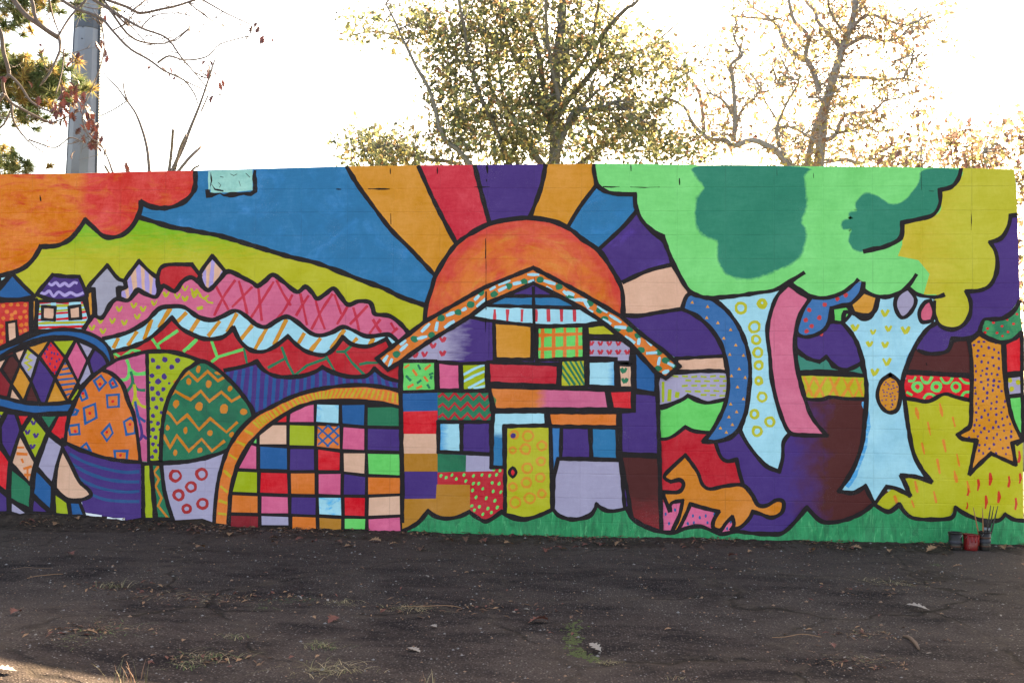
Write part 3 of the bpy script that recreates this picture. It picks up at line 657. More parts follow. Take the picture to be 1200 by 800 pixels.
LINE(rg, '190,543 194,580 204,610', 5)
flush()

# --- the arch window with its grid
gx_ = [[(262,494),(302,514),(305,622)], [(337,478),(337.5,500),(341,622)], [(369,462),(370,500),(373,624)], [(399,460),(400.5,520),(403,626)], [(429,460),(429.5,520),(430.5,626)], [(471,460),(471,520),(471.5,626)]]
gyl = [[(290,494),(345,496),(384,496.5),(430,500),(474,501.5)], [(270,519),(338,523),(370,524),(400,528),(474,530)], [(266,550),(340,552),(400,553),(430,557),(474,558)], [(262,577.5),(340,580),(430,581),(474,579)], [(262,601.5),(340,603),(430,606),(474,604)]]
def gxv(c, y):
    if c < 0: return 262
    L = gx_[c]; return float(np.interp(y, [p[1] for p in L], [p[0] for p in L])) if c else 302+(y-500)*.028
def gyv(r, x):
    if r < 0: return 462
    if r > 4: return [617, 613, 617.5, 620.5, 617, 623.5][min(5, max(0, sum(x > k for k in (303, 339, 371, 402, 431))))]
    return float(np.interp(x, [p[0] for p in gyl[r]], [p[1] for p in gyl[r]]))
GC = [[None,'red','pink','ltblue','blue','dkgreen'], ['green','peach','lime','orange','pink','purple'], ['pink','blue','purple','red','peach','green'], ['lime','red','orange','pink','purple','orange'], ['orange','pink','purple','ltblue','red','peach'], ['dkred','lavender','orange','dgold','green','pink']]
bx_ = F('painted_grid', 'black', '266,614 268,590 272,566 282,536 298,514 324,490 348,477 370,470 400,467 470,474 471,624 430,624 390,620', 0, True, label='black grid behind the coloured squares')
M_LB = streak_paint('ltblue', (60, 176, 224), (6, 1, 10), .5, .66, 1.0)
def arch_x(y): return float(np.interp(y, [471,478,492,514,540,574,614], [368,348,324,298,281,271.5,269]))
for r_ in range(6):
    for c in range(6):
        k = GC[r_][c]
        if k is None: continue
        xm = (gxv(c-1, 520)+gxv(c, 520))/2; yt = gyv(r_-1, xm); yb = gyv(r_, xm)
        xl, xr_ = gxv(c-1, (yt+yb)/2)+2.2, gxv(c, (yt+yb)/2)-2.2; j = lambda: rnd.uniform(-.6, .6)
        ytl, ytr = gyv(r_-1, xl)+2.1, gyv(r_-1, xr_)+2.1; ybl, ybr = gyv(r_, xl)-2.1, gyv(r_, xr_)-2.1
        if r_ == 5: ybl = ybr = gyv(9, xm)+2
        if r_ == 0: ytl = ytr = 474 if c < 5 else 477
        P = [(xl+j(), ytl+j()), (xr_+j(), ytr+j()), (xr_+j(), ybr+j()), (xl+j(), ybl+j())]
        if c == 0: P = [(max(xl, arch_x(ytl)+2), ytl), (xr_, ytr), (xr_, ybr), (max(xl, arch_x(ybl)+2), ybl)]
        if r_ == 0 and c == 1: P = [(324,492), (336,486), (336,494), (322,494)]
        if r_ == 0 and c == 2: P = [(341,485), (350,479), (368,473), (368,494), (340,494)]
        if r_ == 1 and c == 0: P = [(296,518), (301,511), (301,519)]
        if r_ == 1 and c == 1: P = [(305,508), (312,500), (319,498), (336,498), (336,520), (305,520)]
        o_ = F('painted_square', M_LB if k == 'ltblue' else k, ' '.join('%.2f,%.2f' % p for p in P), 0, True)
        if (r_, c) == (1, 3):
            mk = Marks()
            for s_ in ('373,510 385,498','373,521 398,499','383,523 398,509','373,500 397,521','373,511 386,523','385,498 398,511'): mk.line(s_, 2.2)
            mk.build('lattice', paint('blue'), o_)
arch = F('painted_arch', 'orange', '251.5,612 253,590 257,560 266,530 280,506 298,488 314,479 340,466 364,458 392,453 420,451 446,453 470,458 | 470,476 440,471 400,469 370,471 348,478 324,492 298,514 281,540 271,574 268.5,614', 5.2, label='orange arch with yellow dashes')
LINE(arch, '268.5,614 271,574 281,540 298,514 324,492 348,478 370,471 400,469 440,471 470,477', 5.2)
mk = Marks(); oa = spline(parse('252,612 253,590 257,560 266,530 280,506 298,488 314,479 340,466 364,458 392,453 420,451 446,453 470,458'), False); ia = spline(parse('268.5,614 270,594 271,574 281,540 298,514 310,502 324,492 348,478 370,471 385,470 410,469 440,471 470,477'), False)
for i in range(3, len(oa)-1, 1):
    if i > 24 or i % 3 == 0:
        a, b = oa[i], ia[i]; mk.line([(a[0]+(b[0]-a[0])*.22, a[1]+(b[1]-a[1])*.22), (a[0]+(b[0]-a[0])*.8, a[1]+(b[1]-a[1])*.8)], 2.4 if i > 24 else 3, wob=.4)
mk.build('dashes', paint((196, 164, 48)), arch)
flush()

# --- right of the house: bands, hedge, red field, purple ground
F('painted_band', 'peach', '792,420 848,417 852,435 794,435', 4.6, True, label='peach band right of the roof end')
lav = F('painted_band', 'lavender', '772,441 794,437 852,436 851,467! 838,470 826,471 806,463! 796,469 772,477', 4.6, label='lavender band with yellow dashes')
mk = Marks()
for i, y in enumerate((441, 446, 452, 458, 463)):
    for x in range(788+(i % 2)*4, 850, 11):
        if y > 460 and x < 816 or (x < 796 and y > 444): continue
        mk.line([(x, y+rnd.uniform(-.6, .6)), (x+7, y+rnd.uniform(-.8, .8))], 2.2)
mk.line('777,447 777,471', 3).line('785,456 784,470', 5).line('794,459 793,466', 5)
mk.build('dashes', paint('lime'), lav)
hg = F('painted_hedge', 'green', '771,477 796,470 806,464! 826,472 850,468! | 848,490 834,508 814,505 803,500 790,510 771,515', 4.6)
rfl = F('painted_red_field', (200, 40, 52), '771,514 780,514 790,510 803,500! 814,505 834,507 | 840,520 844,534 852,540 863,538 866,556 872,572 830,590 771,592', 4.8)
pgd = F('painted_ground', blend_paint('purple', 'brown', 'x', 924, 972, .8, (6, 1, 6)), '863,500 905,500 925,505 932,440 1016,440 1022,560 1040,575 1060,585 1053,592 1040,599 1022,590 1010,600 992,608 974,611 960,610 945,594 930,612 916,624 880,624 840,628 836,600 870,572 863,538 852,540 844,534 838,516 846,512', 0, True)
LINE(pgd, '838,517 844,534 852,540 863,538! 866,552 871,569', 5)
mt_ = F('painted_mustard_field', 'yellow', '1062,466 1088,470 1106,462 1120,465 1137,469 1170,480 1198,470 1199,611 1177,604 1169,610 1150,610 1131,603 1119,595 1112,607 1090,609 1070,606 1053,591 1040,598 1024,590 1060,560', 0, True)
mk = Marks()
for x, y, l in ((1073,484,14),(1101,480,16),(1116,494,12),(1087,502,16),(1080,525,14),(1105,522,15),(1098,546,18),(1118,558,14),(1072,570,14),(1094,582,14),(1048,585,10),(1068,590,9),(1121,539,15),(1133,570,14),(1158,512,4)):
    mk.line([(x, y-l/2), (x+1.6, y), (x+3.2, y+l/2)], 3.2, wob=.5, taper=.35)
mk.build('orange_strokes', paint((222, 128, 52)), mt_)
mk = Marks()
for x, y, l in ((1146,568,14),(1160,561,15),(1182,564,13),(1155,588,16),(1170,582,14),(1190,590,14),(1195,560,12),(1134,576,9),(1133,592,8),(1194,535,14)): mk.line([(x, y-l/2), (x+.8, y), (x-.6, y+l/2)], 3.2, wob=.5, taper=.35)
mk.build('red_strokes', paint((204, 62, 44)), mt_)
bb = F('painted_band', 'brown', '1062,414 1080,404 1140,396 1140,442 1110,439 1062,437', 4.8, True, label='brown band left of the golden trunk')
rb = F('painted_band', 'red', '1060,437 1112,438.5 1137,441.5 1137,469! 1120,465 1106,461.5 1088,470 1072,468 1058,463', 5.0, label='red band with green rings')
mk = Marks()
for x, y in ((1075,453),(1097,453),(1120,453)): mk.ring(x, y, 5, 3.6)
mk.line('1064,446 1070,446 1073,441', 3, curve=True).line('1079,441 1082,447 1088,448 1092,441', 3.2, curve=True).line('1102,442 1106,448 1112,448 1116,442', 3.2, curve=True).line('1062,459 1069,463', 3).line('1082,467 1086,462 1092,462 1096,465', 3.2, curve=True).line('1124,442 1130,448 1137,449', 3, curve=True).line('1126,466 1130,460 1137,459', 3, curve=True)
mk.build('rings', paint('green'), rb)
F('painted_band', 'red', '1177,402 1190,396 1197,390 1197.5,436 1178,438', 5.0, True, label='red patch right of the golden trunk')
ld = F('painted_band', 'lavender', '1179,441 1197.5,439 1197.8,462 1180,464', 4.6, True, label='lavender patch with yellow dots')
Marks().dot(1183.5, 445.5, 3.2).dot(1193, 448, 3.4).dot(1185.5, 455.5, 3.2).build('dots', paint('yellow'), ld)
F('painted_band', 'green', '1180,465 1198,463 1198.5,516 1192,520 1186,500', 4.6, True, label='green patch right of the golden trunk')
dgb = F('painted_band', 'teal', '932,408 946,420 960,424 968,418 976,429 990,434 1009,426 1014,440 935,438', 4.6, True, label='dark green band between the trunks')
yx = F('painted_band', 'yellow', '934,437 1013,440.5 1015,467! 992,467 974,465 960,468 940,464', 5.0, label='mustard band with crossed orange lines')
mk = Marks()
for s_ in ('942,441 952,464','954,441 944,462','954,441 966,466','968,442 954,466','972,442 982,465','984,442 970,466','988,443 1000,466','1000,443 986,466','1003,443 1011,464','1010,446 1001,465'): mk.line(s_, 3, wob=.4)
mk.build('crossed_lines', paint((222, 140, 56)), yx)
pcl = F('painted_cloud', 'purple', '934,388 946,392 972,378 990,378 1004,402 1010,424! 1000,431 990,433 980,430 968,418! 960,423 946,419 933,409', 4.8, label='purple cloud between the trunks')
flush()
pc2 = F('painted_cloud', 'purple', '1192,252 1184,253 | 1150,280 1120,330 1095,352 1074,409 1086,414 1100,414 1112,410 1116,398 1137,397 1148,389 1153,376 1163,376 1180,369 1195,350', 0, True, label='purple cloud at the right end')
LINE(pc2, '1075,410 1086,414 1100,414 1111,410 1116,397! 1137,396 1147.5,389', 5.4)
bs_ = F('painted_bush', streak_paint('dkgreen', (42, 142, 92), (5, 1, 5), .4, .6, 1.), '1147.5,389 1150,380 1154,374 1164,374 1176,372.5 1188,364 1195,352 | 1197,388 1189,396 1177,401 1167,399 1155,394', 5.4)
LINE(bs_, '1147.5,389 1155,394.5 1167,399.5 1177,401 1189,396.5 1197.6,388', 5.4)
mk = Marks()
for x, y in ((1164,378),(1174,382),(1180,374.5),(1187.5,379.5),(1157,385),(1168,390),(1174.5,393.5),(1181,389),(1191.5,368),(1154,389.5)): mk.dot(x, y, 1.8, 1.4)
mk.build('dots', paint('red'), bs_)
otr = F('painted_trunk', (214, 136, 48), '1147.5,391! 1135.5,400! 1138,420 1138.5,444 1138,471 1137,497 1130,504 1122,509! 1128,514 1144,516! 1140,534 1136,555! 1148,543 1161,531! 1174,537 1190,544! 1186,519! 1198,515! 1190,500 1184,483 1179,456 1176,430 1175,402! 1160,398', 5.2, label='golden trunk with purple dots')
mk = Marks(); pts_ = []
for i in range(900):
    y = rnd.uniform(399, 538); xl = np.interp(y, [399,420,470,498,510,540], [1140,1142,1142,1141,1134,1142]); xr_ = np.interp(y, [399,430,456,483,510,540], [1171,1172,1175,1180,1187,1182])
    x = rnd.uniform(xl, xr_)
    if y > 516 and abs(x-1161) < (y-516)*.0+ (22 if y > 532 else 0): continue
    if y > 520 and not (1143 < x < 1182): continue
    if all((x-a)**2+(y-b)**2 > 34 for a, b in pts_): pts_.append((x, y)); mk.dot(x, y, rnd.uniform(1.1, 1.9), rnd.uniform(1.4, 2.2), n=7)
mk.build('dots', paint('purple'), otr)
flush()

# --- the big trees
tb = F('painted_trunk', streak_paint('ltblue', (140, 200, 220), (3, 1, 2), .4, .6), '1030,345 1026,362 1018,370! 1004,368 990,366 988,379! 1000,394 1008,412 1012,430 1015,450 1015,470 1013,494 1010,520 1002,544 992,562 983,575! 1000,577 1014,569! 1019,580 1025,590! 1032,580 1039,570! 1050,572 1066,580! 1062,570 1056,557! 1072,558 1091,564! 1080,550 1070,530 1064,500 1060,470 1057,450 1062,430 1072,406 1086,386 1098,378! | 1092,345 1060,340', 5.8, label='light blue trunk with yellow hearts')
mk = Marks(); mk.line('1013,470 1016.5,494 1013.5,520 1008,540 1000,558 992,570', 6, curve=True, wob=.4); mk.line('1080,390 1068,412 1061,430 1060,444', 6, curve=True, wob=.4, taper=.6)
mk.build('blue_edge', streak_paint((56, 160, 214), 'ltblue', (8, 1, 30), .5, .75), tb)
mk = Marks()
for x, y, h in ((1002,384,5.4),(1037,367,5.6),(1023,389,4),(1041,385,4.6),(1061,387,6),(1019,403,4.4),(1037,404,4.8),(1039,424,6),(1025,436,5.6)): mk.vee(x, y, h, 3.2)
mk.build('heart_marks', paint((190, 186, 60)), tb)
kn = F('painted_knot', (212, 136, 50), '1043,439! 1033,446 1028,460 1030,472 1037,481 1045,483 1052,478 1055,462 1053,447', 5.2, label='golden oval knot in the trunk')
mk = Marks()
for i, (x, y) in enumerate([(1035+(i % 5)*4.2+rnd.uniform(-1.9, 1.9), 447+(i//5)*4.4+rnd.uniform(-1.9, 1.9)) for i in range(38)]):
    if ((x-1042)/11)**2+((y-461)/19)**2 < .85: mk.dot(x, y, 1.2, .9, n=6)
mk.build('dots', paint('purple'), kn)
t1 = F('painted_trunk', 'ltblue', '832,349 850,362 866,384 874,402 878,420 879,440 877,460 875,478 871,490 867,504! 876,520 890,538 900,547 913,552! 917,536 918,518 926,507! | 915,485 905,440 900,380 912,344 926,332 880,338', 5.2, label='light blue trunk with yellow rings')
mk = Marks()
for x, y, r_ in ((868,361,6),(893,356,4.6),(893,355,3),(884,383,6),(886,398,4.6),(888,413,5),(889,428,4.4),(889,446,3.6),(893,465,5),(884,485,4.4),(902,494,5),(887,505,5),(871,481,3.6)): mk.ring(x, y, r_, 3.4, r_*1.05)
mk.build('rings', paint((186, 182, 56)), t1)
t2 = F('painted_trunk', (40, 104, 160), '808,344 799,362! 816,370 832,384 844,402 850,420 853,440 853,458 848,478 836,502 824,517! 840,517 856,512 866,503! 872,490 875,478 878,455 879,440 878,420 873,400 864,380 850,362 833,350', 5.6, label='curved blue trunk with orange dots')
mk = Marks()
for x, y in ((811,354),(829,359),(828,372),(841,378),(856,386),(848,396),(862,404),(855,415),(871,416),(866,432),(857,440),(873,442),(864,453),(871,467),(856,473),(863,482),(854,488),(844,501),(858,497),(851,506)): mk.poly([(x-2, y+1.6), (x+.2, y-2), (x+2.2, y+1.8)])
mk.build('dots', paint((226, 150, 64)), t2)
t3 = F('painted_trunk', (216, 106, 136), '923,333! 910,348 902,370 899,390 902,416 904,442 910,470 918,494 926,507 940,509.5 969,510! 958,498 950,486 944,470 936,440 932,416 932,392 938,368 949,350!', 5.4, label='curved pink trunk')
pdl = F('painted_branch', (44, 108, 164), '948,351 938,368 933,388 940,394 950,394 962,389 970,380 974,361! 986,358 998,355 1008,344 1011,330 | 1000,332 985,343 968,349', 5.0, label='blue branch with red dots')
mk = Marks()
for x, y in ((948,363),(944,375),(951,382),(945,388),(960,372),(966,357),(981,350),(991,346),(962,391)): mk.dot(x, y, 2.8)
mk.build('dots', paint((196, 60, 64)), pdl)
F('painted_fruit', 'green', '975,361! 992,358! 997,366 988,377 976,377!', 4.6, label='small green fruit beside the blue branch')
F('painted_fruit', (212, 144, 58), '1012,342! 996,357! 1001,367 1010,373.5 1020,371.5 1025,361 1028,348!', 5, label='golden fruit under the crown')
F('painted_fruit', 'lavender', '1064,337! 1051,347 1049,360 1056,372 1066,367 1073,352', 5, label='lavender fruit under the crown')
F('painted_fruit', (216, 98, 124), '1090,352! 1083,355 1077,366 1080,377 1092,376! 1094,364', 5, label='pink fruit under the crown')
flush()
GR = (104, 206, 120)
cr = F('painted_crown', GR, '696,192 696,200 699,216! 707,223 720,227 744,228! 745,242 752,258 764,270 777,277! 782,292 790,310 800,330 809,342 820,347 832,349 860,347 888,343 907,340 924,331 943,319 | 927,332 939,341 951,348 968,349 987,343 1000,333 1006,327 1012,331 1012,340 1021,345.5 1037,348.5 1051,344 1064,335 1075,345 1091,348 1107,346 1125,300 1125,197.3 1060,196.2 940,195.2 820,193.8 760,192.5', 5.6)
LINE(cr, '926,332 939,341 951,347.5 968,349 987,343 1000,333 1006,327', 5.2)
LINE(cr, '1012.5,330 1012,339! 1021,345 1037,348 1051,344 1064,335 1074,321', 5.2)
yl = F('painted_crown', blend_paint((200, 176, 62), (188, 180, 60), 'x', 1060, 1130, .6), '1192,252 1184,253! 1181,266 1173,279 1160,284! 1167,297 1168,316 1161,333 1149,340 1132,341.5! 1137,354 1136,369 1128,381 1115,386 1101,381 1095,367 1095,352 | 1097,345 1082,345 1089,321 1076,305 1052,300 1057,287 1058,262 1093,252 1101,239 1102,223 1115,220 1123,209 1125,197.2 1188,198.6 1190,215', 5.4, label='mustard yellow right part of the crown')
LINE(cr, '1064,337 1075,345 1091,348 1100,347.5 1107,345', 5)
DG = (16, 126, 102)
SOFT('painted_shade_patch', DG, GR, '822,194.6 820,208 827,220 820,232 817,250 820,266 830,276 843,281 843,296 848,314 860,322 880,324 905,316 930,304 940,287 941,268 936,260 942,240 940,207 939,196', 6, 'large dark green patch in the crown')
SOFT('painted_shade_patch', DG, GR, '1122,199 1121,209 1113,218 1100,222 1099,239 1092,250 1056,259 1053,278 1036,287 1011,293 1000,290 996,281 999,268 989,267 989,260 1000,257 996,251 1005,248 1004,239 1013,229 1027,231 1043,241 1061,236 1078,214 1084,199', 4, 'small dark green patch in the crown')
flush()
LINE(cr, '1126,197 1123,209 1115,219 1101,223! 1101,239 1093,252 1076,257 1057,261! 1055,279 1037,289 1024,292 1011,295', 5.4)
flush()

# --- the dog
hp = F('painted_pink_field', 'pink', '775,588 840,592 866,600 858,624 790,626 776,623', 0, True)
mk = Marks()
for x, y in ((784,613),(791,597),(780,602),(812,604),(820,606),(827,604),(829,612),(806,613),(813,612),(852,619),(856,611),(837,602)): mk.dot(x, y, 1.3, 2.0)
mk.build('dots', paint('blue'), hp)
F('painted_dog', (216, 124, 46), '803,533! 790,545 780,555 779,560 786,564! 797,562 801,568 795,576 777,576! 779,584 785,598! 787,589 800,586! 796,604 788,621! 794,621 804,602 809,590! 822,594 842,599! 836,610 836,618 844,621 851,612 858,605! 860,614 857,620! 868,617 878,607 882,599! 892,602 904,606 916,600 918,588 910,585.5 898,592 888,591 881,579 870,568 850,569 832,572.5 823,567 818,554 810,542', 5.0)
flush()

# --- the house
house = F('painted_house', 'purple', '470,424 540,380 625,332 706,378 770,440 772,520 775,620 745,600 648,600 472,624', 0, True, label='patchwork house under the sun')
def Q(c, s_, w=0, label=None, name='painted_patch', straight=True): return F(name, c, s_, w, straight, label, None)
p = Q(blend_paint('lavender', 'purple', 'x', 520, 552, .7), '472,422 552,371 578,376 578,422 472,422')
mk = Marks()
for x, y in ((519,398),(508,405),(487,416),(498,415),(519,414)): mk.vee(x, y, 4.2, 2.8)
mk.build('heart_marks', paint((200, 56, 72)), p)
Q('gold', '579,377 624,381 624,421 580,421', 5, 'golden square in the gable'); p = Q('green', '629,383 685,381 685,420 629,422', 5, 'green and orange plaid square')
mk = Marks()
for x in (636, 649, 662, 676): mk.line([(x, 384), (x+rnd.uniform(-.5, .5), 421)], 4)
for y in (393, 409): mk.line([(630, y), (657, y-1), (684, y-2)], 4)
mk.build('plaid_lines', paint('orange'), p)
p = Q('lavender', '689,397 728,398 740,406 739,425 722,424 722,420 689,419', 4.6)
mk = Marks()
for i in range(5):
    mk.vee(693+i*10.5, 412.5, 3.6, 3)
    if i < 4: mk.vee(693+i*10.5, 402.5, 3.4, 2.8)
mk.build('heart_marks', paint((196, 52, 68)), p)
Q('yellow', '688,382 708,380 726,394 688,393', 4.4); Q('blue', '743,410 769,437 769,461 744,457', 5)
tri = Q('purple', '625,331 594,347 653,347', 4.6); Q('sky', '592,347 654,347 680,361 568,358', 4.6)
p = Q('ltblue', '568,358 680,361 706,377 684,381 640,382 620,381 568,375 550,371', 4.6)
mk = Marks()
for x in (580, 595, 612, 628, 642.5, 658, 673): mk.line([(x, 362.5), (x+rnd.uniform(-.6, .6), 377)], 3.4, wob=.3)
mk.build('bars', paint((204, 60, 72)), p)
p = Q('green', '471,423 511,423 511,458 471,459', 4.4)
mk = Marks()
for s_ in ('474,431 480,427','484,433 489,440','498,433 505,427','497,441 502,447','488,455 495,452','478,454 485,450'): mk.line(s_, 2.8)
mk.build('orange_dashes', paint('orange'), p); mk = Marks()
for s_ in ('490,427 493,433','476,440 482,446','489,449 494,445','503,439 508,437','501,450 504,455','505,444 506,440'): mk.line(s_, 2.8)
mk.build('green_dashes', paint('dkgreen'), p)
Q('pink', '513,424 539,426 540,457 514,457', 4.6); p = Q('lime', '541,426 570,425 571,457 542,458', 4.6)
mk = Marks()
for k in range(0, 4): mk.line([(543, 439+k*8), (556, 432+k*8), (568, 427+k*8)] if k < 2 else [(543+(k-1)*6, 455), (569, 436+(k-1)*8)], 2.8)
mk.build('stripes', paint('ltblue'), p)
Q((200, 44, 58), '572,424 655,427 654,452 573,449', 5); p = Q('yellow', '657,421 686,421 687,453 656,454', 4.6)
mk = Marks()
for k in range(7): mk.line([(max(658, 650+k*6), 423 if k > 1 else 436-k*8), (min(685, 668+k*6), 451 if k < 3 else 451-(k-3)*8)], 2.6)
mk.build('stripes', paint('dkgreen'), p)
Q(blend_paint('ltblue', (40, 150, 206), 'x', 712, 722, .8), '689,423 721,422 722,454 689,452', 4.6)
p = Q('peach', '724,427 741,427 741,454 726,455', 4.6); Marks().vee(731, 434, 4, 3.4).vee(732, 446, 4, 3.4).build('heart_marks', paint('dkgreen'), p)
# third row
Q(blend_paint((222, 120, 58), (212, 100, 136), 'x', 628, 642, .6), '574,453 655,455 710,457 714,479 640,479 576,480', 4.6)
Q('red', '713,457 741,457 741,480 718,479', 4.6)
p = Q(blend_paint('dkgreen', (120, 130, 60), 'x', 576, 586, .6), '512,458 575,460 582,468 577,493 514,493', 0)
mk = Marks()
for y in (462, 474, 486): mk.line('514,%d 519,%d 526,%d 533,%d 540,%d 548,%d 555,%d 562,%d 568,%d 575,%d' % (y+3, y-1, y+6, y-2, y+6, y-2, y+6, y-1, y+6, y-1), 2.6)
mk.build('zigzags', paint((184, 40, 50)), p)
# left column of patches
for c, a, b in (('blue', 458, 482), ('red', 481.5, 509), ('peach', 508, 533), ('dgold', 531, 553), ('purple', 552, 585)): Q(c, '470,%d 513,%d 513,%.1f 471,%d' % (a+.5, a, b+1.2, b+1), 0, name='painted_patch')
Q('dgold', '471,584 511,583.5 512,567 551,567.5 551,604 530,612 490,626 472,626', 0)
Q(streak_paint('dkgreen', (22, 98, 74), (4, 1, 4), .45, .65), '513,531 547,533 547,553 513,554', 0); Q('lavender', '546.5,533 578,533 578,552 546,553', 0)
p = Q((196, 40, 52), '513,553 578,551.5 578,547 591,547 592,602 570,611 551,604 551,567.5 513,567', 0)
mk = Marks()
for x, y in ((517,557),(523,559),(530,556),(535,560.5),(544,556),(546,563),(555,557),(565,556),(574,557),(582,556),(579,550),(586,551),(555,566),(561,566),(577,565),(585,566),(554,574),(566,572),(578,575),(587,576),(558,582),(570,583),(580,586),(553,592),(562,593),(572,595),(583,594),(556,597),(566,602),(576,600)): mk.dot(x, y, 1.7, 2.4, .5, 7)
mk.build('dots', paint('green'), p)
Q(blend_paint((40, 150, 206), 'ltblue', 'x', 517, 527, .9), '514,494 541,494 541,530 514,529', 5, 'light blue window pane of the house', 'painted_window'); Q('purple', '541,494 575,494 576,532 541,530', 5, 'purple window pane left of the door', 'painted_window')
Q(blend_paint('sky', 'ltblue', 'z', 514, 504, .7), '578,482 640,482 641,498 591,499 591,547 576,547', 5)
Q(blend_paint((36, 116, 176), 'lavender', 'z', 548, 560, .5), '645,498 660,500 660,540 654,575 648,575', 0)
Q('orange', '642,483 724,483 724,500 645,499', 4.8); Q('lavender', '654,537 727,539 732,596 718,600 700,592 690,608 655,608 648,600 649,560', 4.8)
Q('purple', '658,500 691,500 693,537 657,537', 5, 'purple window pane right of the door', 'painted_window'); Q('sky', '692,500 723,501 724,538 693,537', 5, 'blue window pane of the house', 'painted_window')
Q('purple', '743,459 770,462 773,533 727,531 727,482 743,481', 5); Q(blend_paint((140, 34, 40), 'brown', 'z', 618, 578, .6), '727,533 773,535 775,623 754,615 740,606 736,580', 5)
door = Q('yellow', '592,499 645,498 646,540 647,597! 632,604 616,608 600,604 592,602', 5.2, 'yellow door with orange rings', 'painted_door')
mk = Marks()
for x, y, r_ in ((603,509,4.4),(619,510.5,6),(635,522,5.2),(601,527,3.6),(616,526,5.6),(634,540,4.6),(618,548,5.6),(633,559,5),(601,570,4.6),(617,565,5.4),(604,588,6),(621,583,6),(635,578,4.4)): mk.ring(x, y, r_, 2.8)
mk.build('rings', paint((216, 140, 50)), door)
Marks().dot(601.5, 510, 3).build('purple_dot', paint('purple'), door)
kb = F('painted_knob', 'red', '601,547.5 605,553 601,558.5 597,553', 3.6, label='red door knob with a black rim')
flush()
LINE(house, '470,422 469,448 470,470 471,530 472,575 472,612', 5.4)
LINE(house, '769,437 771,480 773,560 775,622', 5.4)
LINE(house, '571,424 572,450 575,460 580,480! 577,494 576,514 576,533', 4)
LINE(house, '512,424 512,458', 4)
LINE(house, '512,458 572,458', 4, True)
LINE(house, '625,336 626,381 626,420', 4.2, True)
roof = F('painted_roof', (222, 116, 50), '442,420! 498,377 568,337 625,314! 680,343 728,371 752,392 780,413 796,429! 780,443! 768,436 740,404 706,377 680,360 650,344 625,332! 596,345 570,356 552,370 500,402 472,422 455,433!', 5.6, True, label='orange roof with green dots and pale dashes')
mk = Marks()
for x, y in ((465,415),(486,397),(506,393),(517,373),(537,366),(552,357),(564,343),(579,345),(596,335.5),(614,330),(633,328),(655,336),(668,349),(667,348),(692,355),(703,363),(709,374),(724,385),(738,386),(748,393),(751,410),(772,413),(771,432),(780,422),(791,429)): mk.dot(x, y, 4.6, 4.0)
mk.build('dots', paint('dkgreen'), roof)
mk = Marks()
for s_ in ('448,426 455,416','456,430 460,420','469,411 478,403','469,404 476,398','489,397 501,394','494,389 504,379','511,388 513,377','521,384 533,376','523,370 533,366','541,364 547,361','559,360 570,350','556,352 562,346','574,340 581,336','584,341 594,336','601,333 611,331','584,334 598,328','619,331 627,329','618,322 632,322','637,329 651,333','640,336 648,342','660,341 666,346','664,342 673,346','661,351 679,352','685,353 690,361','675,351 688,352','680,361 695,366','700,358 712,366','706,374 716,380','714,369 728,378','720,383 734,384','732,394 744,402','742,382 752,392','749,396 748,404','756,396 764,405','757,414 770,413','773,418 771,428','776,437 784,434','782,425 790,429'): mk.line(s_, 4.2, taper=.3)
mk.build('dashes', paint('ltblue'), roof)
M_GR = streak_paint('grass', (26, 112, 76), (22, 1, 5), .42, .66, .8, 1.6, (70, 176, 120), .56, .72)
gr = F('painted_grass', M_GR, '472,622 490,612 502,598! 510,604 524,607 540,604 550,599! 560,606 571,610 588,599! 596,604 612,608 630,604 648,596! 656,604 672,608 690,604 697,596 699,590! 708,597 720,598 734,595! 744,610 760,618 776,622.5 790,623 804,618 820,616 834,621 846,625 862,622 880,624 900,625 916,624 930,612 945,594! 960,609 974,611.5 992,608 1010,600 1023,590! 1040,599 1053,590.5! 1060,600 1070,606.5 1090,608 1114,606 1119,594! 1131,602 1150,609 1169,609 1177,602! 1187,608 1200,609.5 | 1200,640 1065,637 982,638 900,641 850,641 760,639 668,634 600,633 540,630 480,630', 5.6)
flush()

# --- the bare patch at the top and the open joints
F('bare_block', streak_paint('aqua', (126, 190, 182), (5, 1, 7), .4, .7, .8, 1.5), '246,200 296,198.8 296,223 272,225.5 247,226', 0, True, label='unpainted aqua block at the top of the wall')
mk = Marks().line('243,222 244,229 252,228 258,226.5 262,229 276,228 286,227 294,227.5 299,224 299,214 298,206 299,199.5', 4.4, wob=.5)
mk.build('outline', M_LINE, wall); mk = Marks().line('247,202 248,212 246.5,219', 1.4, wob=.9).line('248,216 252,222 262,224', 1.6, wob=.9).line('258,207 262,208', .8).line('270,204 274,206 278,204', .7).line('288,203 293,208', .7).line('256,214 259,217 257,220', .7).line('280,212 282,218', .6)
mk.build('chips', M_LINE, wall)
Marks().line('245,201 245.4,222', 2.2, wob=.4).build('bare_edge', paint('aqua'), wall)
M_CRACK = simple('open_joint', (24, 18, 17), .95, .3, 60)
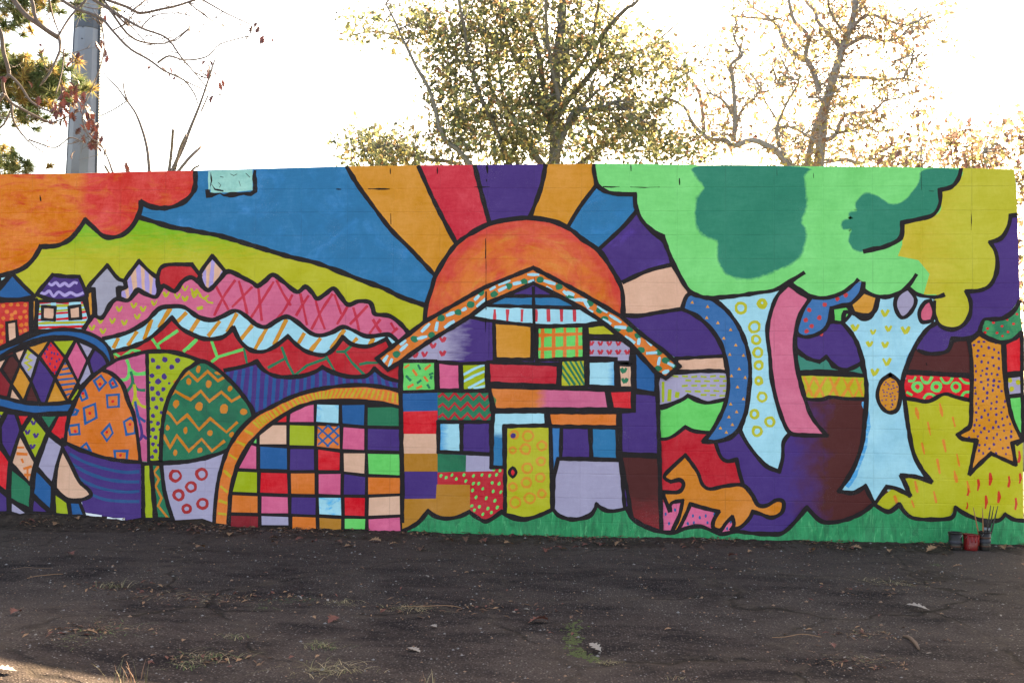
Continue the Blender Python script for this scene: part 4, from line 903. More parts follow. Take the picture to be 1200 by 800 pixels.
CR = [('47,229 48,236', 1.4), ('431.5,221.3 444,221.6 457,221.6', 1.7), ('457.3,197 457.6,204', 1.0), ('457.8,250 458,253 458.2,263', 1.0), ('512.5,196 512.7,204', 1.1), ('570.5,193.6 571.5,203.5', 2.6), ('570,210 570.2,213', 1.4), ('556,219.2 566,219.4 574,219', 1.0), ('569,279.5 569.2,291 569,303', 1.7), ('569.6,303 569.8,320 569.5,336', .6), ('569.8,341.5 569.8,363', 1.8), ('569.4,372 569.2,389', 1.0), ('626.8,367.5 626.8,391', 1.6),
      ('706.5,219 716,219.5 726,219', 1.3), ('738.5,219.3 756,220 773,219.4', 1.3), ('739.2,193 739.5,201', 1.2), ('796,209 796.4,217', 1.2), ('626.4,325 627,345', .6), ('394,221.7 400,222', 1.4), ('1088,224 1094,224.4', 1.0), ('1137.5,246 1138,258 1137.6,270', .8), ('953,203 953.2,209', .7), ('1079,199 1079.4,223', .5), ('573,420 573.4,372', .6), ('910,196 910.4,206', .5), ('1085,425 1086,428', 1.8), ('1143,457 1143.6,460', 2.2)]
for s_, w in CR: Marks().line(s_, w, wob=.7, taper=.4).build('open_joint', M_CRACK, wall)

# ------------------------------------------------------------------ trees behind the wall
M_BARK = simple('bark', (104, 100, 100), .9, .45, 9, .8, spec=.2)
M_BARK2 = simple('grey_bark', (136, 132, 134), .9, .4, 9, .8, spec=.2)
M_TWIG = simple('twig_bark', (96, 84, 82), .85, .4, 14, .4, spec=.2)
LG = [leaf_mat('leaf_green', (100, 106, 78), .5), leaf_mat('leaf_olive', (122, 120, 88), .54), leaf_mat('leaf_dark', (80, 86, 70), .4), leaf_mat('leaf_yellow', (160, 146, 96), .55), leaf_mat('leaf_orange', (148, 118, 90), .5)]
LO_ = [leaf_mat('leaf_gold', (164, 146, 102), .55), leaf_mat('leaf_tan', (150, 126, 106), .48), leaf_mat('leaf_rust', (128, 100, 92), .42), leaf_mat('leaf_pale_green', (128, 126, 94), .52)]
def leaf_mesh(name, centres, size, mats, weights, parent, seed, spread, per, up=0.0):
    """leaf blades in loose clumps: each a folded four-sided blade"""
    rg_ = np.random.default_rng(seed); C0 = np.repeat(np.array([tuple(c) for c in centres]), per, axis=0); n = len(C0)
    C0 = C0 + rg_.normal(0, 1, (n, 3))*np.array(spread)
    d = rg_.normal(0, 1, (n, 3)); d[:, 2] -= 0.3; d /= np.linalg.norm(d, axis=1)[:, None]
    s_ = np.cross(d, rg_.normal(0, 1, (n, 3))); s_ /= np.linalg.norm(s_, axis=1)[:, None]; nn_ = np.cross(d, s_)
    L = size*rg_.uniform(.5, 1.45, (n, 1)); w = L*rg_.uniform(.22, .34, (n, 1)); f = w*rg_.uniform(.1, .5, (n, 1))
    V = np.stack([C0, C0+d*L*.45+s_*w+nn_*f, C0+d*L, C0+d*L*.45-s_*w+nn_*f], 1).reshape(-1, 3)
    me = bpy.data.meshes.new(name); me.vertices.add(4*n); me.vertices.foreach_set('co', V.ravel())
    me.loops.add(4*n); me.loops.foreach_set('vertex_index', np.arange(4*n)); me.polygons.add(n)
    me.polygons.foreach_set('loop_start', np.arange(n)*4); me.polygons.foreach_set('loop_total', np.full(n, 4))
    for m_ in mats: me.materials.append(m_)
    me.polygons.foreach_set('material_index', rg_.choice(len(mats), n, p=np.array(weights)/sum(weights)))
    me.update(); me.validate(); o_ = bpy.data.objects.new(name, me); link(o_, parent); o_['kind'] = 'stuff'; return o_
def limb(mb, path, Y, r0, r1, dy=0.6, n=6, seed=0, nodes=None):
    """a limb along photo pixels at depth Y, wandering in depth; radii in photo pixels"""
    P = parse(path) if isinstance(path, str) else [(a, b, False) for a, b in path]
    pts = spline(P, False, sub=4); N = len(pts); k = (Y-CAM.y)/FPX; out = []; ph = seed*1.7
    for i, p in enumerate(pts):
        u = i/(N-1); q = at(p[0], p[1], Y+dy*(math.sin(ph+u*2.4)-math.sin(ph))*u**.5); j = .018
        out.append(q+Vector((mnoise.noise(q*2.3+Vector((seed, 0, 0))), mnoise.noise(q*2.1+Vector((0, seed, 0))), mnoise.noise(q*2.7)))*j)
    rad = [max(.009, 1.35*(r0+(r1-r0)*i/(N-1))*k) for i in range(N)]
    mb.tube(out, rad, n)
    if nodes is not None: nodes += out
    return out
def twigs(mb, nodes, rr, count, length, droop=0.0, gen=2, ends=None, r=.006):
    for _ in range(count):
        a = nodes[rr.randrange(len(nodes))]; d = Vector((rr.gauss(0, 1), rr.gauss(0, .8), rr.gauss(.35, .8)))
        if d.length < .1: continue
        d.normalize(); L = length*rr.uniform(.4, 1.2); pts = [a]; p_ = a.copy()
        for k in range(4):
            d = (d+Vector((rr.gauss(0, .28), rr.gauss(0, .28), rr.gauss(.03-droop, .28)))).normalized(); p_ = p_+d*L/4; pts.append(p_.copy())
        mb.tube(pts, [r*(1-.75*k/4) for k in range(5)], 4, cap=False)
        if ends is not None: ends += pts[2:]
        if gen > 1: twigs(mb, pts[1:4], rr, 2, length*.55, droop, gen-1, ends, r*.7)
def trunk_to_ground(mb, p, r, n=8):
    """the hidden foot of a trunk, from the lowest traced point down to the ground"""
    g_ = Vector((p.x, p.y, ground_z(p.x, p.y)-.1)); mb.tube([g_, g_.lerp(p, .12), g_.lerp(p, .5), p], [r*1.7, r*1.3, r*1.1, r], n)
def scatter(ells, Y, dy, n, rr):
    out = []; tot = sum(e[4] for e in ells)
    for cx, cy, rx, ry, wt in ells:
        for _ in range(int(n*wt/tot)):
            while True:
                a, b, c = rr.uniform(-1, 1), rr.uniform(-1, 1), rr.uniform(-1, 1)
                if a*a+b*b+c*c < 1: break
            out.append(at(cx+a*rx, cy+b*ry, Y+c*dy))
    return out
def join_to(mb, clumps, nodes, rr, r=.005, share=1.0):
    P_ = np.array([tuple(p) for p in nodes])
    for c in clumps:
        if rr.random() > share: continue
        d = ((P_-np.array(tuple(c)))**2).sum(1); a = nodes[int(d.argmin())]
        if (a-c).length > 1.6: continue
        m_ = a.lerp(c, .5)+Vector((rr.gauss(0, .06), rr.gauss(0, .06), rr.gauss(.02, .06))); mb.tube([a, m_, c], [r, r*.7, r*.35], 4, cap=False)

# the leafy tree in the middle
rr = random.Random(5); Y = 8.0
root = at(651, 193, Y); t_ = empty('leafy_tree', (root.x, root.y, 0)); inv = Vector((root.x, root.y, 0))
def local(o_, par): o_.matrix_parent_inverse = Matrix.Translation(-par.location); return o_
mb = MB(); nodes = []
main = limb(mb, '650,200 651,125 652,75 657,37 660,0 664,-60 662,-120', Y, 5.5, 2.5, .5, 8, 1, nodes); trunk_to_ground(mb, at(650, 200, Y), .085)
for i, (s_, a, b) in enumerate((('651,170 640,120 630,58 620,20 612,-30 605,-90',3.2,1.2),('652,150 660,110 664,62 676,25 684,-20 690,-80',3.2,1.2),('655,130 682,100 700,75 710,37 732,12 747,0 770,-40',3,1),('650,185 672,133 687,128 707,125 720,119',3.2,1),('700,76 740,62 760,55 795,27',1.8,.7),('660,205 685,188 712,167 740,142 775,120 790,105',3,1),
    ('640,200 615,165 597,132 580,115 572,80 568,30 560,-30',3.4,1),('597,132 612,118 622,95',1.6,.7),('560,205 540,180 520,160 505,112 490,82 475,52 465,30 452,5',2.6,.7),('600,200 580,150 560,105 548,60 540,10 530,-40',2.6,.9),('610,205 600,165 590,120 585,60 592,0',2.2,.8),('560,205 530,190 490,185 460,170 430,178',2.2,.7),
    ('640,140 628,100 600,60 590,20 580,-40',2,.8),('655,120 645,70 640,20 642,-40',2.2,.9),('668,150 690,115 720,95 740,80',1.6,.6),('475,52 455,40 430,38 410,42',1.2,.5),('660,100 690,60 700,10 710,-50',2,.8))):
    limb(mb, s_, Y+rr.uniform(-.7, .7), a, b, rr.uniform(-.9, .9), 6, i+3, nodes)
tw_ = []; twigs(mb, nodes, rr, 170, .8, -.05, 2, tw_, .012)
ells = [(590,90,95,100,30),(640,40,100,90,30),(560,20,80,60,14),(640,150,110,48,26),(560,160,70,38,14),(690,80,55,70,9),(745,150,50,45,13),(445,175,52,22,12),(470,192,60,14,5),(425,32,24,22,2.2),(470,25,35,30,4),(770,95,40,65,8),(795,172,42,25,6),(520,60,32,60,6),(530,120,30,40,4),(640,-50,110,60,14),(745,60,45,45,6)]
cl = scatter(ells, Y, 1.5, 1500, rr); join_to(mb, cl, nodes, rr, .006, .7)
local(mb.build('trunk', M_BARK, t_, True), t_)
local(leaf_mesh('crown', cl, .095, LG, (30, 28, 24, 10, 8), t_, 21, (.12, .16, .115), 15), t_)
tag(t_, 'tall tree with olive green leaves rising behind the painted sun', 'tree')

# the bare oak on the right
Y = 9.0; root = at(960, 193, Y); t_ = empty('oak_tree', (root.x, root.y, 0)); mb = MB(); nodes = []
limb(mb, '959,200 963,160 966,128 972,107 980,80 987,59 995,35 1002,13 1003,0 1008,-40 1006,-110', Y, 4.6, 1.6, .3, 8, 2, nodes); trunk_to_ground(mb, at(959, 200, Y), .12)
limb(mb, '944,200 952,166 958,140 966,118', Y+.1, 3.0, 1.8, .2, 7, 4, nodes)
for i, (s_, a, b) in enumerate((('988,58 981,51 960,27 955,13 943,0 930,-30',2.2,1),('960,108 953,86 944,67 947,43 931,24 925,0 920,-30',2.6,1),('947,43 962,30',1.2,.6),('944,72 923,56 912,32 904,24 880,21 858,18',2,.8),('987,58 1000,50 1014,43 1032,48 1051,45 1067,31 1080,32 1094,21',2,.6),('996,35 1019,17 1051,28 1072,27 1090,18',1.6,.6),
    ('978,90 1014,91 1040,94 1059,92 1078,98',2,.6),('1059,92 1067,75 1080,61',1.1,.4),('968,165 979,158 990,136 1022,131 1035,120 1056,115',2,.6),('960,190 990,188 1008,192 1020,186 1040,192',2,1),('935,200 923,193 912,179 899,171 882,165 860,172 850,165 830,162 812,145 802,125 782,115 770,118',3.4,.9),
    ('860,166 861,150 860,100 857,75 870,65 860,45 858,32',2.2,.6),('862,147 872,125 885,115 893,100',1.5,.5),('860,140 850,120 838,112 825,107',1.4,.6),('825,155 820,112 805,87 790,77',1.8,.6),('805,86 818,78 830,62',1,.4),('930,196 910,160 917,131 933,102 936,91',1.6,.7),('904,24 890,14 876,2 872,-20',1,.5),
    ('958,120 975,110 990,100 1010,95',1.4,.6),('955,165 930,150 908,150 897,165',1.3,.6),('970,150 990,155 1015,150 1030,156',1.2,.5),('1000,20 1012,5 1025,-15',1.2,.6),('985,35 972,12 968,-20',1.3,.6),('910,140 895,115 890,90',1,.5))):
    limb(mb, s_, Y+rr.uniform(-.5, .5) if i > 9 else Y, a, b, rr.uniform(-.7, .7), 6, i+9, nodes)
ends = []; twigs(mb, nodes, rr, 280, .95, 0, 3, ends, .013)
local(mb.build('trunk', M_BARK2, t_, True), t_); rr.shuffle(ends)
cl = ends[:460]+scatter([(960,180,90,20,3),(1000,150,60,30,2),(915,165,40,25,1),(830,170,40,22,1.4),(940,70,60,60,1.5),(840,110,45,50,1)], Y, 1.2, 150, rr)
local(leaf_mesh('crown', cl, .095, LO_, (34, 30, 14, 22), t_, 22, (.14, .16, .13), 9), t_)
tag(t_, 'nearly bare oak with crooked limbs and few golden leaves behind the green crown', 'tree')

# autumn trees at the right end
def bush_tree(name, px, ells, Y, n, per, mats, wts, label, seed, size=.10, base_px=None, tr=.05):
    r_ = random.Random(seed); base = at(px, 200, Y); t_ = empty(name, (base.x, base.y, 0)); mb = MB(); nodes = []
    cl = scatter(ells, Y, .9, n, r_); gz = ground_z(base.x, base.y); nodes = []
    for k in range(5):
        c = cl[r_.randrange(len(cl))]; pts = []; b0 = Vector((base.x+r_.uniform(-.1, .1), base.y+r_.uniform(-.1, .1), gz-.1))
        for i in range(7):
            u = i/6; q = b0.lerp(c, u); q.x = b0.x+(c.x-b0.x)*u**1.8+.05*mnoise.noise(Vector((seed+k, u*3, 0))); q.y = b0.y+(c.y-b0.y)*u**1.8; pts.append(q)
        mb.tube(pts, [tr*(1-.8*i/6) for i in range(7)], 6); nodes += pts[2:]
    join_to(mb, cl, nodes, r_, .006, .8); local(mb.build('trunk', M_BARK2, t_, True), t_)
    local(leaf_mesh('crown', cl, size, mats, wts, t_, seed, (.15, .18, .14), per*2), t_); tag(t_, label, 'tree', 'autumn trees behind the right end of the wall'); return t_
LB = LO_+[leaf_mat('leaf_brown', (116, 94, 86), .38), leaf_mat('leaf_wine', (110, 82, 84), .36)]
bush_tree('small_tree', 1062, [(1062,190,42,24,3),(1085,140,18,40,1),(1040,180,30,18,1)], 7.5, 70, 5, LB, (30, 26, 8, 18, 12, 6), 'low golden tree behind the wall, nearest the bare oak', 31)
bush_tree('small_tree', 1130, [(1128,186,42,28,3),(1118,160,24,22,1),(1150,180,30,25,1)], 8.5, 90, 5, LB, (16, 24, 16, 12, 24, 14), 'low brown tree behind the wall, second from the right end', 32)
bush_tree('small_tree', 1200, [(1200,175,50,50,3),(1232,250,58,90,5),(1225,370,45,70,3),(1290,220,60,80,3),(1260,440,50,60,1.5)], 7.0, 380, 6, LB, (20, 24, 14, 20, 16, 8), 'rust and gold tree standing beside the right end of the wall', 33)

bush_tree('evergreen_tree', 1420, [(1400,120,120,130,5),(1370,-40,110,110,4),(1480,40,120,150,4),(1390,260,90,80,2)], 6.5, 650, 11, LG, (34, 26, 30, 6, 4), 'dense dark green tree standing right of the wall end', 34, .14, tr=.14)

# the pine and the oak branches on the left
M_NEED = [leaf_mat('needle_green', (84, 98, 62), .35), leaf_mat('needle_gold', (160, 134, 84), .45), leaf_mat('needle_olive', (112, 114, 76), .4)]
def needles(name, tufts, parent, seed, L=.22, per=76):
    rg_ = np.random.default_rng(seed); V, Fc, Mi = [], [], []
    for (c, d) in tufts:
        d = np.array(tuple(d)); c = np.array(tuple(c)); mi_ = int(rg_.choice(3, p=(.46, .20, .34)))
        for k in range(per):
            q = d*rg_.uniform(.2, 1)+rg_.normal(0, .55, 3); q /= np.linalg.norm(q); s_ = np.cross(q, rg_.normal(0, 1, 3)); s_ = s_/np.linalg.norm(s_)*.011
            l = L*rg_.uniform(.6, 1.15); b0 = c+d*rg_.uniform(-.06, .06); i = len(V); V += [b0-s_, b0+s_, b0+q*l+np.array((0, 0, -.01))]; Fc.append((i, i+1, i+2)); Mi.append(mi_)
    o_ = mesh_obj(name, V, Fc, M_NEED, parent, Mi); o_['kind'] = 'stuff'; return o_
def pine(px, Y, boughs, label, seed, htop):
    r_ = random.Random(seed); b = at(px, 200, Y); t_ = empty('pine_tree', (b.x, b.y, 0)); mb = MB(); gz = ground_z(b.x, b.y); tufts = []
    top = Vector((b.x+.1, b.y, htop)); mb.tube([Vector((b.x, b.y, gz-.1)), Vector((b.x, b.y, htop*.4)), top], [.16, .12, .03], 8)
    for (x0, y0, x1, y1, n) in boughs:
        A = at(x0, y0, Y); B = at(x1, y1, Y+r_.uniform(-.5, .5)); A0 = Vector((b.x, b.y, A.z-.15)) if x0 < -20 else A
        pts = [A0.lerp(B, k/5)+Vector((0, 0, -.12*math.sin(math.pi*k/5))) for k in range(6)]; mb.tube(pts, [.03*(1-.75*k/5) for k in range(6)], 5)
        for k in range(n):
            u = r_.uniform(.25, 1); p_ = A0.lerp(B, u)+Vector((r_.gauss(0, .20), r_.gauss(0, .24), r_.gauss(0, .17))); d = Vector((r_.gauss(.5, .6), r_.gauss(0, .6), r_.gauss(.35, .5))).normalized()
            mb.tube([A0.lerp(B, max(0, u-.1)), p_], [.008, .004], 4, cap=False); tufts.append((p_, d))
    local(mb.build('trunk', M_BARK, t_, True), t_); local(needles('needles', tufts, t_, seed), t_); tag(t_, label, 'tree'); return t_
pine(-70, 11.0, [(-60,60,62,92,80),(-60,85,55,122,70),(-60,40,95,96,52),(-60,75,108,112,50),(-60,-20,40,14,50),(-60,-30,105,4,40),(-60,10,28,28,16),(-60,110,40,138,30)], 'pine with green and golden needles at the top left corner', 41, 9.5)
pine(-40, 12.5, [(-50,190,14,182,34),(-50,210,28,200,40),(-50,200,6,170,20)], 'small pine top just above the orange cloud', 42, 4.4)

Y = 6.0; b = at(-60, 200, Y); t_ = empty('red_oak_tree', (b.x, b.y, 0)); mb = MB(); nodes = []; rr = random.Random(8)
mb.tube([Vector((b.x, b.y, -.1)), Vector((b.x-.05, b.y, 2.2)), at(-45, 40, Y), at(-30, -60, Y), at(-20, -140, Y)], [.20, .16, .12, .09, .05], 9)
BR = [('-45,20 -20,22 0,36 4,60 10,86 3,95 5,110 14,122 33,132 55,143 66,144',2.3,1),('10,88 25,102 36,118 48,126 60,131',1.4,.8),('14,123 17,143 33,165 52,179',1.2,.5),('33,164 44,168 65,173 82,162 97,166',.9,.5),('-30,-50 0,-18 16,0 30,17 55,36 70,46',2.6,2.2),('25,-20 36,0 41,19 50,31 69,44',1.8,1.6),('69,45 70,60 59,85 47,102',1.4,.7),('110,-12 99,3 82,19 69,41',1.3,.9),
    ('40,-25 73,0 91,11 118,22 132,36 154,58 179,73 193,83 215,94 228,110 232,122',1.7,.6),('90,-15 110,0 129,11 146,22 165,33 193,44 209,63 228,85 242,102',1.8,.5),('110,-10 124,0 149,8 165,15 193,10 228,0 240,-8',1.7,.9),('129,11 149,39 171,50 198,50 223,33',1.3,.5),('184,74 198,66 217,70 242,66 259,52 292,43',1.1,.4),('225,-10 237,0 256,11 275,20 292,28',1.1,.4),('193,44 205,48 223,33',.8,.4),
    ('120,0 150,30 146,22 171,50',1.1,.5),('165,33 180,20 206,15 225,20',.7,.3),('154,14 170,0 182,-12',1,.5),('215,94 240,105 262,112',.7,.3),('58,0 62,22 70,40',1,.6),('132,36 148,26 160,12',.8,.4),('5,110 -8,128 -20,132',1.2,.9),('220,3 245,22 262,32',.7,.3),('118,22 122,60 112,95 100,120',.7,.3),('75,60 72,88 66,110',.7,.3),('228,85 246,92 244,72',.6,.3),('60,144 76,138 92,130',.8,.4),('96,140 104,160 120,170 124,186',.8,.4),('-30,140 0,150 14,124',1.2,.8)]
for i, (s_, a, c) in enumerate(BR): limb(mb, s_, Y+rr.uniform(-.25, .25), a, c, rr.uniform(-.5, .5), 5, i+40, nodes)
twigs(mb, [q for q in nodes if q.x > at(60, 60, Y).x or rr.random() < .4], rr, 90, .5, .02, 2, None, .009)
local(mb.build('trunk', M_TWIG, t_, True), t_); tag(t_, 'oak with bare overhanging limbs and dried red leaves at the top left', 'tree')
M_RED = [leaf_mat('leaf_dry_red', (84, 42, 42), .16), leaf_mat('leaf_dry_brown', (66, 38, 40), .12)]
def oak_blade(name, mat, L=1.0, curl=.25):
    """lobed oak leaf, folded along its midrib and curled"""
    prof = [(0, .015), (.14, .06), (.24, .24), (.33, .12), (.45, .36), (.54, .15), (.66, .32), (.75, .12), (.87, .16), (1, 0)]
    v = []; f = []
    for u, w in prof: v.append((u*L, 0, curl*math.sin(u*2.6)*.4*L))
    n = len(prof)
    for sgn in (1, -1):
        k = len(v)
        for u, w in prof: v.append((min(1, u+.04*(w > .2))*L, sgn*w*L, curl*math.sin(u*2.6)*.4*L+curl*w*L*.9))
        for i in range(n-1): f.append((i, i+1, k+i+1, k+i) if sgn > 0 else (i+1, i, k+i, k+i+1))
    me = bpy.data.meshes.new(name); me.from_pydata(v, [], f); me.materials.append(mat); me.update(); return me
OB = [oak_blade('oak_leaf', M_RED[0]), oak_blade('oak_leaf', M_RED[1], 1, .45), oak_blade('oak_leaf', M_RED[0], 1, -.3)]
def put(me, name, loc, scale, rot, parent=None):
    o_ = bpy.data.objects.new(name, me); o_.location = loc; o_.scale = (scale,)*3; o_.rotation_euler = rot; return link(o_, parent)
LV = [(120,16,3),(119,50,3),(123,58,2),(92,60,3),(86,70,3),(240,35,1),(242,66,1),(197,78,5),(190,77,1),(242,72,2),(247,83,4),(255,100,2),(256,108,1),(301,30,4),(309,40,4),(252,50,1),(214,97,1),(49,46,1),(38,55,1),(147,192,2),(57,160,1),(61,163,1),(88,175,1),(75,106,8),(70,122,10),(66,132,8),(92,112,9),(90,126,9),(104,128,7),(108,142,9),(112,152,9),(114,162,9),(100,150,6),(80,130,6),(2,84,3),(26,95,2),(48,110,2),(84,98,5)]
gl = []
for x, y, n in LV:
    for _ in range(n):
        sp = 3.5 if n < 5 else 6
        q = at(x+rr.gauss(0, sp), y+rr.gauss(0, sp), Y+rr.gauss(0, .12)); gl.append((q, rr.uniform(.10, .17)))
for q, s_ in gl:
    o_ = put(OB[rr.randrange(3)], 'leaf', q, s_, (rr.uniform(-1, 1), rr.uniform(.4, 2.2), rr.uniform(0, 6.3)), t_); local(o_, t_)

# thin cut stems above the wall
def stems(name, paths, Y, label, tw=10):
    r_ = random.Random(len(label)); P = parse(paths[0][0]); b = at(P[0][0], 205, Y); t_ = empty(name, (b.x, b.y, 0)); mb = MB(); nodes = []
    for i, (s_, a, c) in enumerate(paths):
        pts = limb(mb, s_, Y, a, c, .2, 6, i+70, nodes)
        if i == 0 or 'g' in name: pass
        g_ = Vector((b.x+r_.uniform(-.08, .08), b.y+r_.uniform(-.08, .08), ground_z(b.x, b.y)-.05))
        if P and parse(s_)[0][1] > 196: mb.tube([g_, g_.lerp(pts[0], .5), pts[0]], [a*1.5*(Y-CAM.y)/FPX, a*1.2*(Y-CAM.y)/FPX, a*(Y-CAM.y)/FPX], 6)
    twigs(mb, nodes[len(nodes)//3:], r_, tw, .35, 0, 1, None, .004)
    local(mb.build('stem', M_TWIG, t_, True), t_); tag(t_, label, 'sapling'); return t_
stems('sapling', [('175,205 173,180 168,155 160,135 150,120 138,104 122,86',1.6,.6),('150,120 146,108 145,98',.9,.5),('150,118 135,128 118,136',.6,.3)], 5.0, 'thin bent sapling stem behind the wall beside the steel pole')
stems('sapling', [('200,205 206,190 216,170 224,150 232,130 238,112 245,90 252,68',2.0,.6),('197,205 200,180 203,153',1.5,1.2),('205,198 212,172 218,158',1.4,1.0),('206,204 222,186 235,172',1.5,1.2),('222,204 228,198 234,195',1.1,.9),('235,130 244,112',.7,.4)], 4.5, 'clump of cut sapling stems above the wall left of the aqua block')
stems('sapling', [('134,206 130,195 124,180 117,168',1.2,.5),('129,205 123,195',1.2,1.0)], 4.8, 'short sapling stem in front of the steel pole foot', 3)

# ------------------------------------------------------------------ steel pole
M_STEEL = simple('galvanised_steel', (114, 119, 131), .5, .12, 3, .08, .55); M_STEEL2 = simple('dull_steel', (70, 76, 88), .5, .15, 6, .1, .5)
Y = 14.0; pb = at(98, 203, Y); pt = at(106, 0, Y); ax = (pt-pb); ax.y = 0; gz = ground_z(pb.x, pb.y)
sl0 = ax.x/ax.z; k = (Y-CAM.y)/FPX
pole = empty('steel_pole', (pb.x-sl0*pb.z, Y, gz)); tag(pole, 'grey tapered steel pole standing behind the orange cloud', 'pole')
def pole_pt(z, dx=0, dy=0): return Vector((pb.x+sl0*(z-pb.z)+dx, Y+dy, z))
def pole_r(z): return float(np.interp(z, [0, pb.z, pt.z, pt.z+5], [21, 19.2, 15.8, 12.5]))*k
mb = MB(); zs = [gz-.1, pb.z, (pb.z+pt.z)/2, pt.z*.93, pt.z, pt.z+4]; mb.tube([pole_pt(z) for z in zs], [pole_r(z) for z in zs], 12); local(mb.build('shaft', M_STEEL, pole), pole)
zc = at(100, 30, Y).z; mb = MB(); mb.tube([pole_pt(zc-.14), pole_pt(zc-.13), pole_pt(zc+.13), pole_pt(zc+.14)], [pole_r(zc)+.001, pole_r(zc)+.012, pole_r(zc)+.012, pole_r(zc)+.001], 12); local(mb.build('collar', M_STEEL2, pole), pole)
for sg, nm in ((1, 'cable_guard'), (-1, 'cable_guard')):
    mb = MB(); zz = np.linspace(gz, pt.z+3, 8); mb.tube([pole_pt(z, sg*(pole_r(z)-.02), -.10) for z in zz], .035, 6); local(mb.build(nm, M_STEEL2, pole), pole)
zz = np.linspace(at(110, 150, Y).z, at(110, 5, Y).z, 46); mb = MB(); mb.tube([Vector((0, 0, 0)), Vector((.05, -.01, 0))], .011, 5); sb = mb.build('step_bolt', M_STEEL2, pole); sb.location = pole_pt(zz[0], pole_r(zz[0])+.005, -.12)
local(sb, pole)
for z in zz[1:]:
    c = sb.copy(); COL.objects.link(c); c.location = pole_pt(z, pole_r(z)+.005, -.12)
for x, y in ((101,25),(101,40),(101,66),(100,90),(104,26)):
    q = at(x, y, Y-.62); mb = MB(); mb.tube([Vector((0, .06, 0)), Vector((0, 0, 0))], .016, 6); o_ = mb.build('bolt', M_STEEL2, pole); zb = q.z; o_.location = pole_pt(zb, 0, -pole_r(zb)-.005); local(o_, pole)

# ------------------------------------------------------------------ paint pots and brushes at the foot of the wall
M_POT = simple('black_plastic', (24, 20, 20), .45, .25, 30, .15); M_POTR = simple('red_pot', (112, 16, 20), .4, .35, 26, .2); M_DRIP = simple('dried_paint', (150, 40, 38), .5, .3, 40, .2)
M_BAND = simple('label_grey', (44, 44, 54), .6, .3, 30, .1); M_BANDO = simple('label_orange', (70, 42, 32), .6, .3, 30, .1); M_WIRE = simple('wire', (150, 148, 146), .4, .1, 20, .0, .7)
def pot(px, py, r, h, mat, label, bands=(), tilt=0.0, drips=False):
    q = at(px, py, -0.26); z = max(ground_z(q.x, -.26), q.z-.02); t_ = empty('paint_pot', (q.x, -.26, z)); t_.rotation_euler = (0, tilt, rnd.uniform(0, 3))
    mb = MB(); mb.lathe([(0, .002), (r*.84, 0), (r*.87, .006), (r, h), (r*.94, h), (r*.82, .012), (0, .012)], n=24); mb.build('body', mat, t_, True)
    mb = MB(); mb.lathe([(r*.99, h-.004), (r*1.06, h-.003), (r*1.07, h+.005), (r*.97, h+.006), (r*.93, h+.001)], n=24); mb.build('rim', mat, t_, True)
    for z0, z1, m_ in bands:
        mb = MB(); rr_ = lambda u: r*(.87+.13*u)+.0012; mb.lathe([(rr_(z0), z0*h), (rr_(z0)+.001, z0*h+.001), (rr_(z1)+.001, z1*h-.001), (rr_(z1), z1*h)], n=24); mb.build('label_band', m_, t_, True)
    mb = MB(); pts = [Vector((r*1.06*math.cos(a), r*.5*math.sin(a)+.002, h-.01-.035*abs(math.sin(a)))) for a in np.linspace(0, math.pi, 12)]; mb.tube(pts, .0018, 5); mb.build('handle', M_WIRE, t_)
    if drips:
        for a in np.linspace(3.2, 6.2, 7):
            mb = MB(); l = rnd.uniform(.02, h*.7); mb.tube([Vector((r*1.0*math.cos(a), r*1.0*math.sin(a), h)), Vector((r*.97*math.cos(a), r*.97*math.sin(a), h-l*.6)), Vector((r*.95*math.cos(a), r*.95*math.sin(a), h-l))], [.004, .0035, .005], 6); mb.build('paint_drip', M_DRIP, t_, True)
    tag(t_, label, 'pot', 'paint pots at the foot of the wall'); return t_
pot(1119.5, 645, .051, .135, M_POT, 'black paint pot with a grey label band, left of the red pot', ((.38, .58, M_BAND), (.2, .28, M_BANDO)))
pot(1137.5, 646, .060, .120, M_POTR, 'red paint pot with dried drips between two black pots', (), .06, True)
p3 = pot(1154, 644, .046, .145, M_POT, 'black pot that holds the paint brushes', ((.42, .60, M_BAND), (.68, .76, M_BANDO), (.22, .30, M_BANDO)))
M_WOOD = simple('brush_wood', (140, 92, 60), .5, .25, 20, .1); M_BLK = simple('black_lacquer', (26, 24, 26), .35, .2, 20, .05); M_FER = simple('ferrule', (110, 112, 116), .5, .1, 20, .0, .8); M_BRI = simple('bristle', (40, 34, 34), .9, .4, 60, .5)
def brush(x, y, r, hm, label, bris=0.0, off=0.0):
    """a brush standing in the pot; (x, y) is the pixel of its upper end"""
    a = p3.location+Vector((off, 0, .02)); e = at(x, y, -.24); d = (e-a); L = d.length; t_ = empty('paint_brush', a); u = d.normalized()
    if bris:
        mb = MB(); mb.tube([u*.01, u*(L-bris-.03)], [r*.8, r], 8); mb.build('handle', hm, t_, True); mb = MB(); mb.tube([u*(L-bris-.035), u*(L-bris)], r*1.25, 8); mb.build('ferrule', M_FER, t_, True)
        mb = MB(); mb.tube([u*(L-bris), u*(L-bris*.5), u*L], [r*1.2, r*1.7, r*1.1], 9); mb.build('bristles', M_BRI, t_, True)
    else:
        mb = MB(); mb.tube([u*.03, u*(L*.5), u*(L*.8), u*L], [r*.8, r*1.1, r*.8, r*.45], 8); mb.build('handle', hm, t_, True); mb = MB(); mb.tube([u*.005, u*.035], r*1.3, 8); mb.build('ferrule', M_FER, t_, True); mb = MB(); mb.tube([u*-.006, u*.006], r*1.2, 8); mb.build('bristles', M_BRI, t_, True)
    tag(t_, label, 'brush', 'paint brushes in the black pot'); return t_
brush(1140.5, 594, .005, M_WOOD, 'paint brush leaning farthest left in the black pot', 0, -.025)
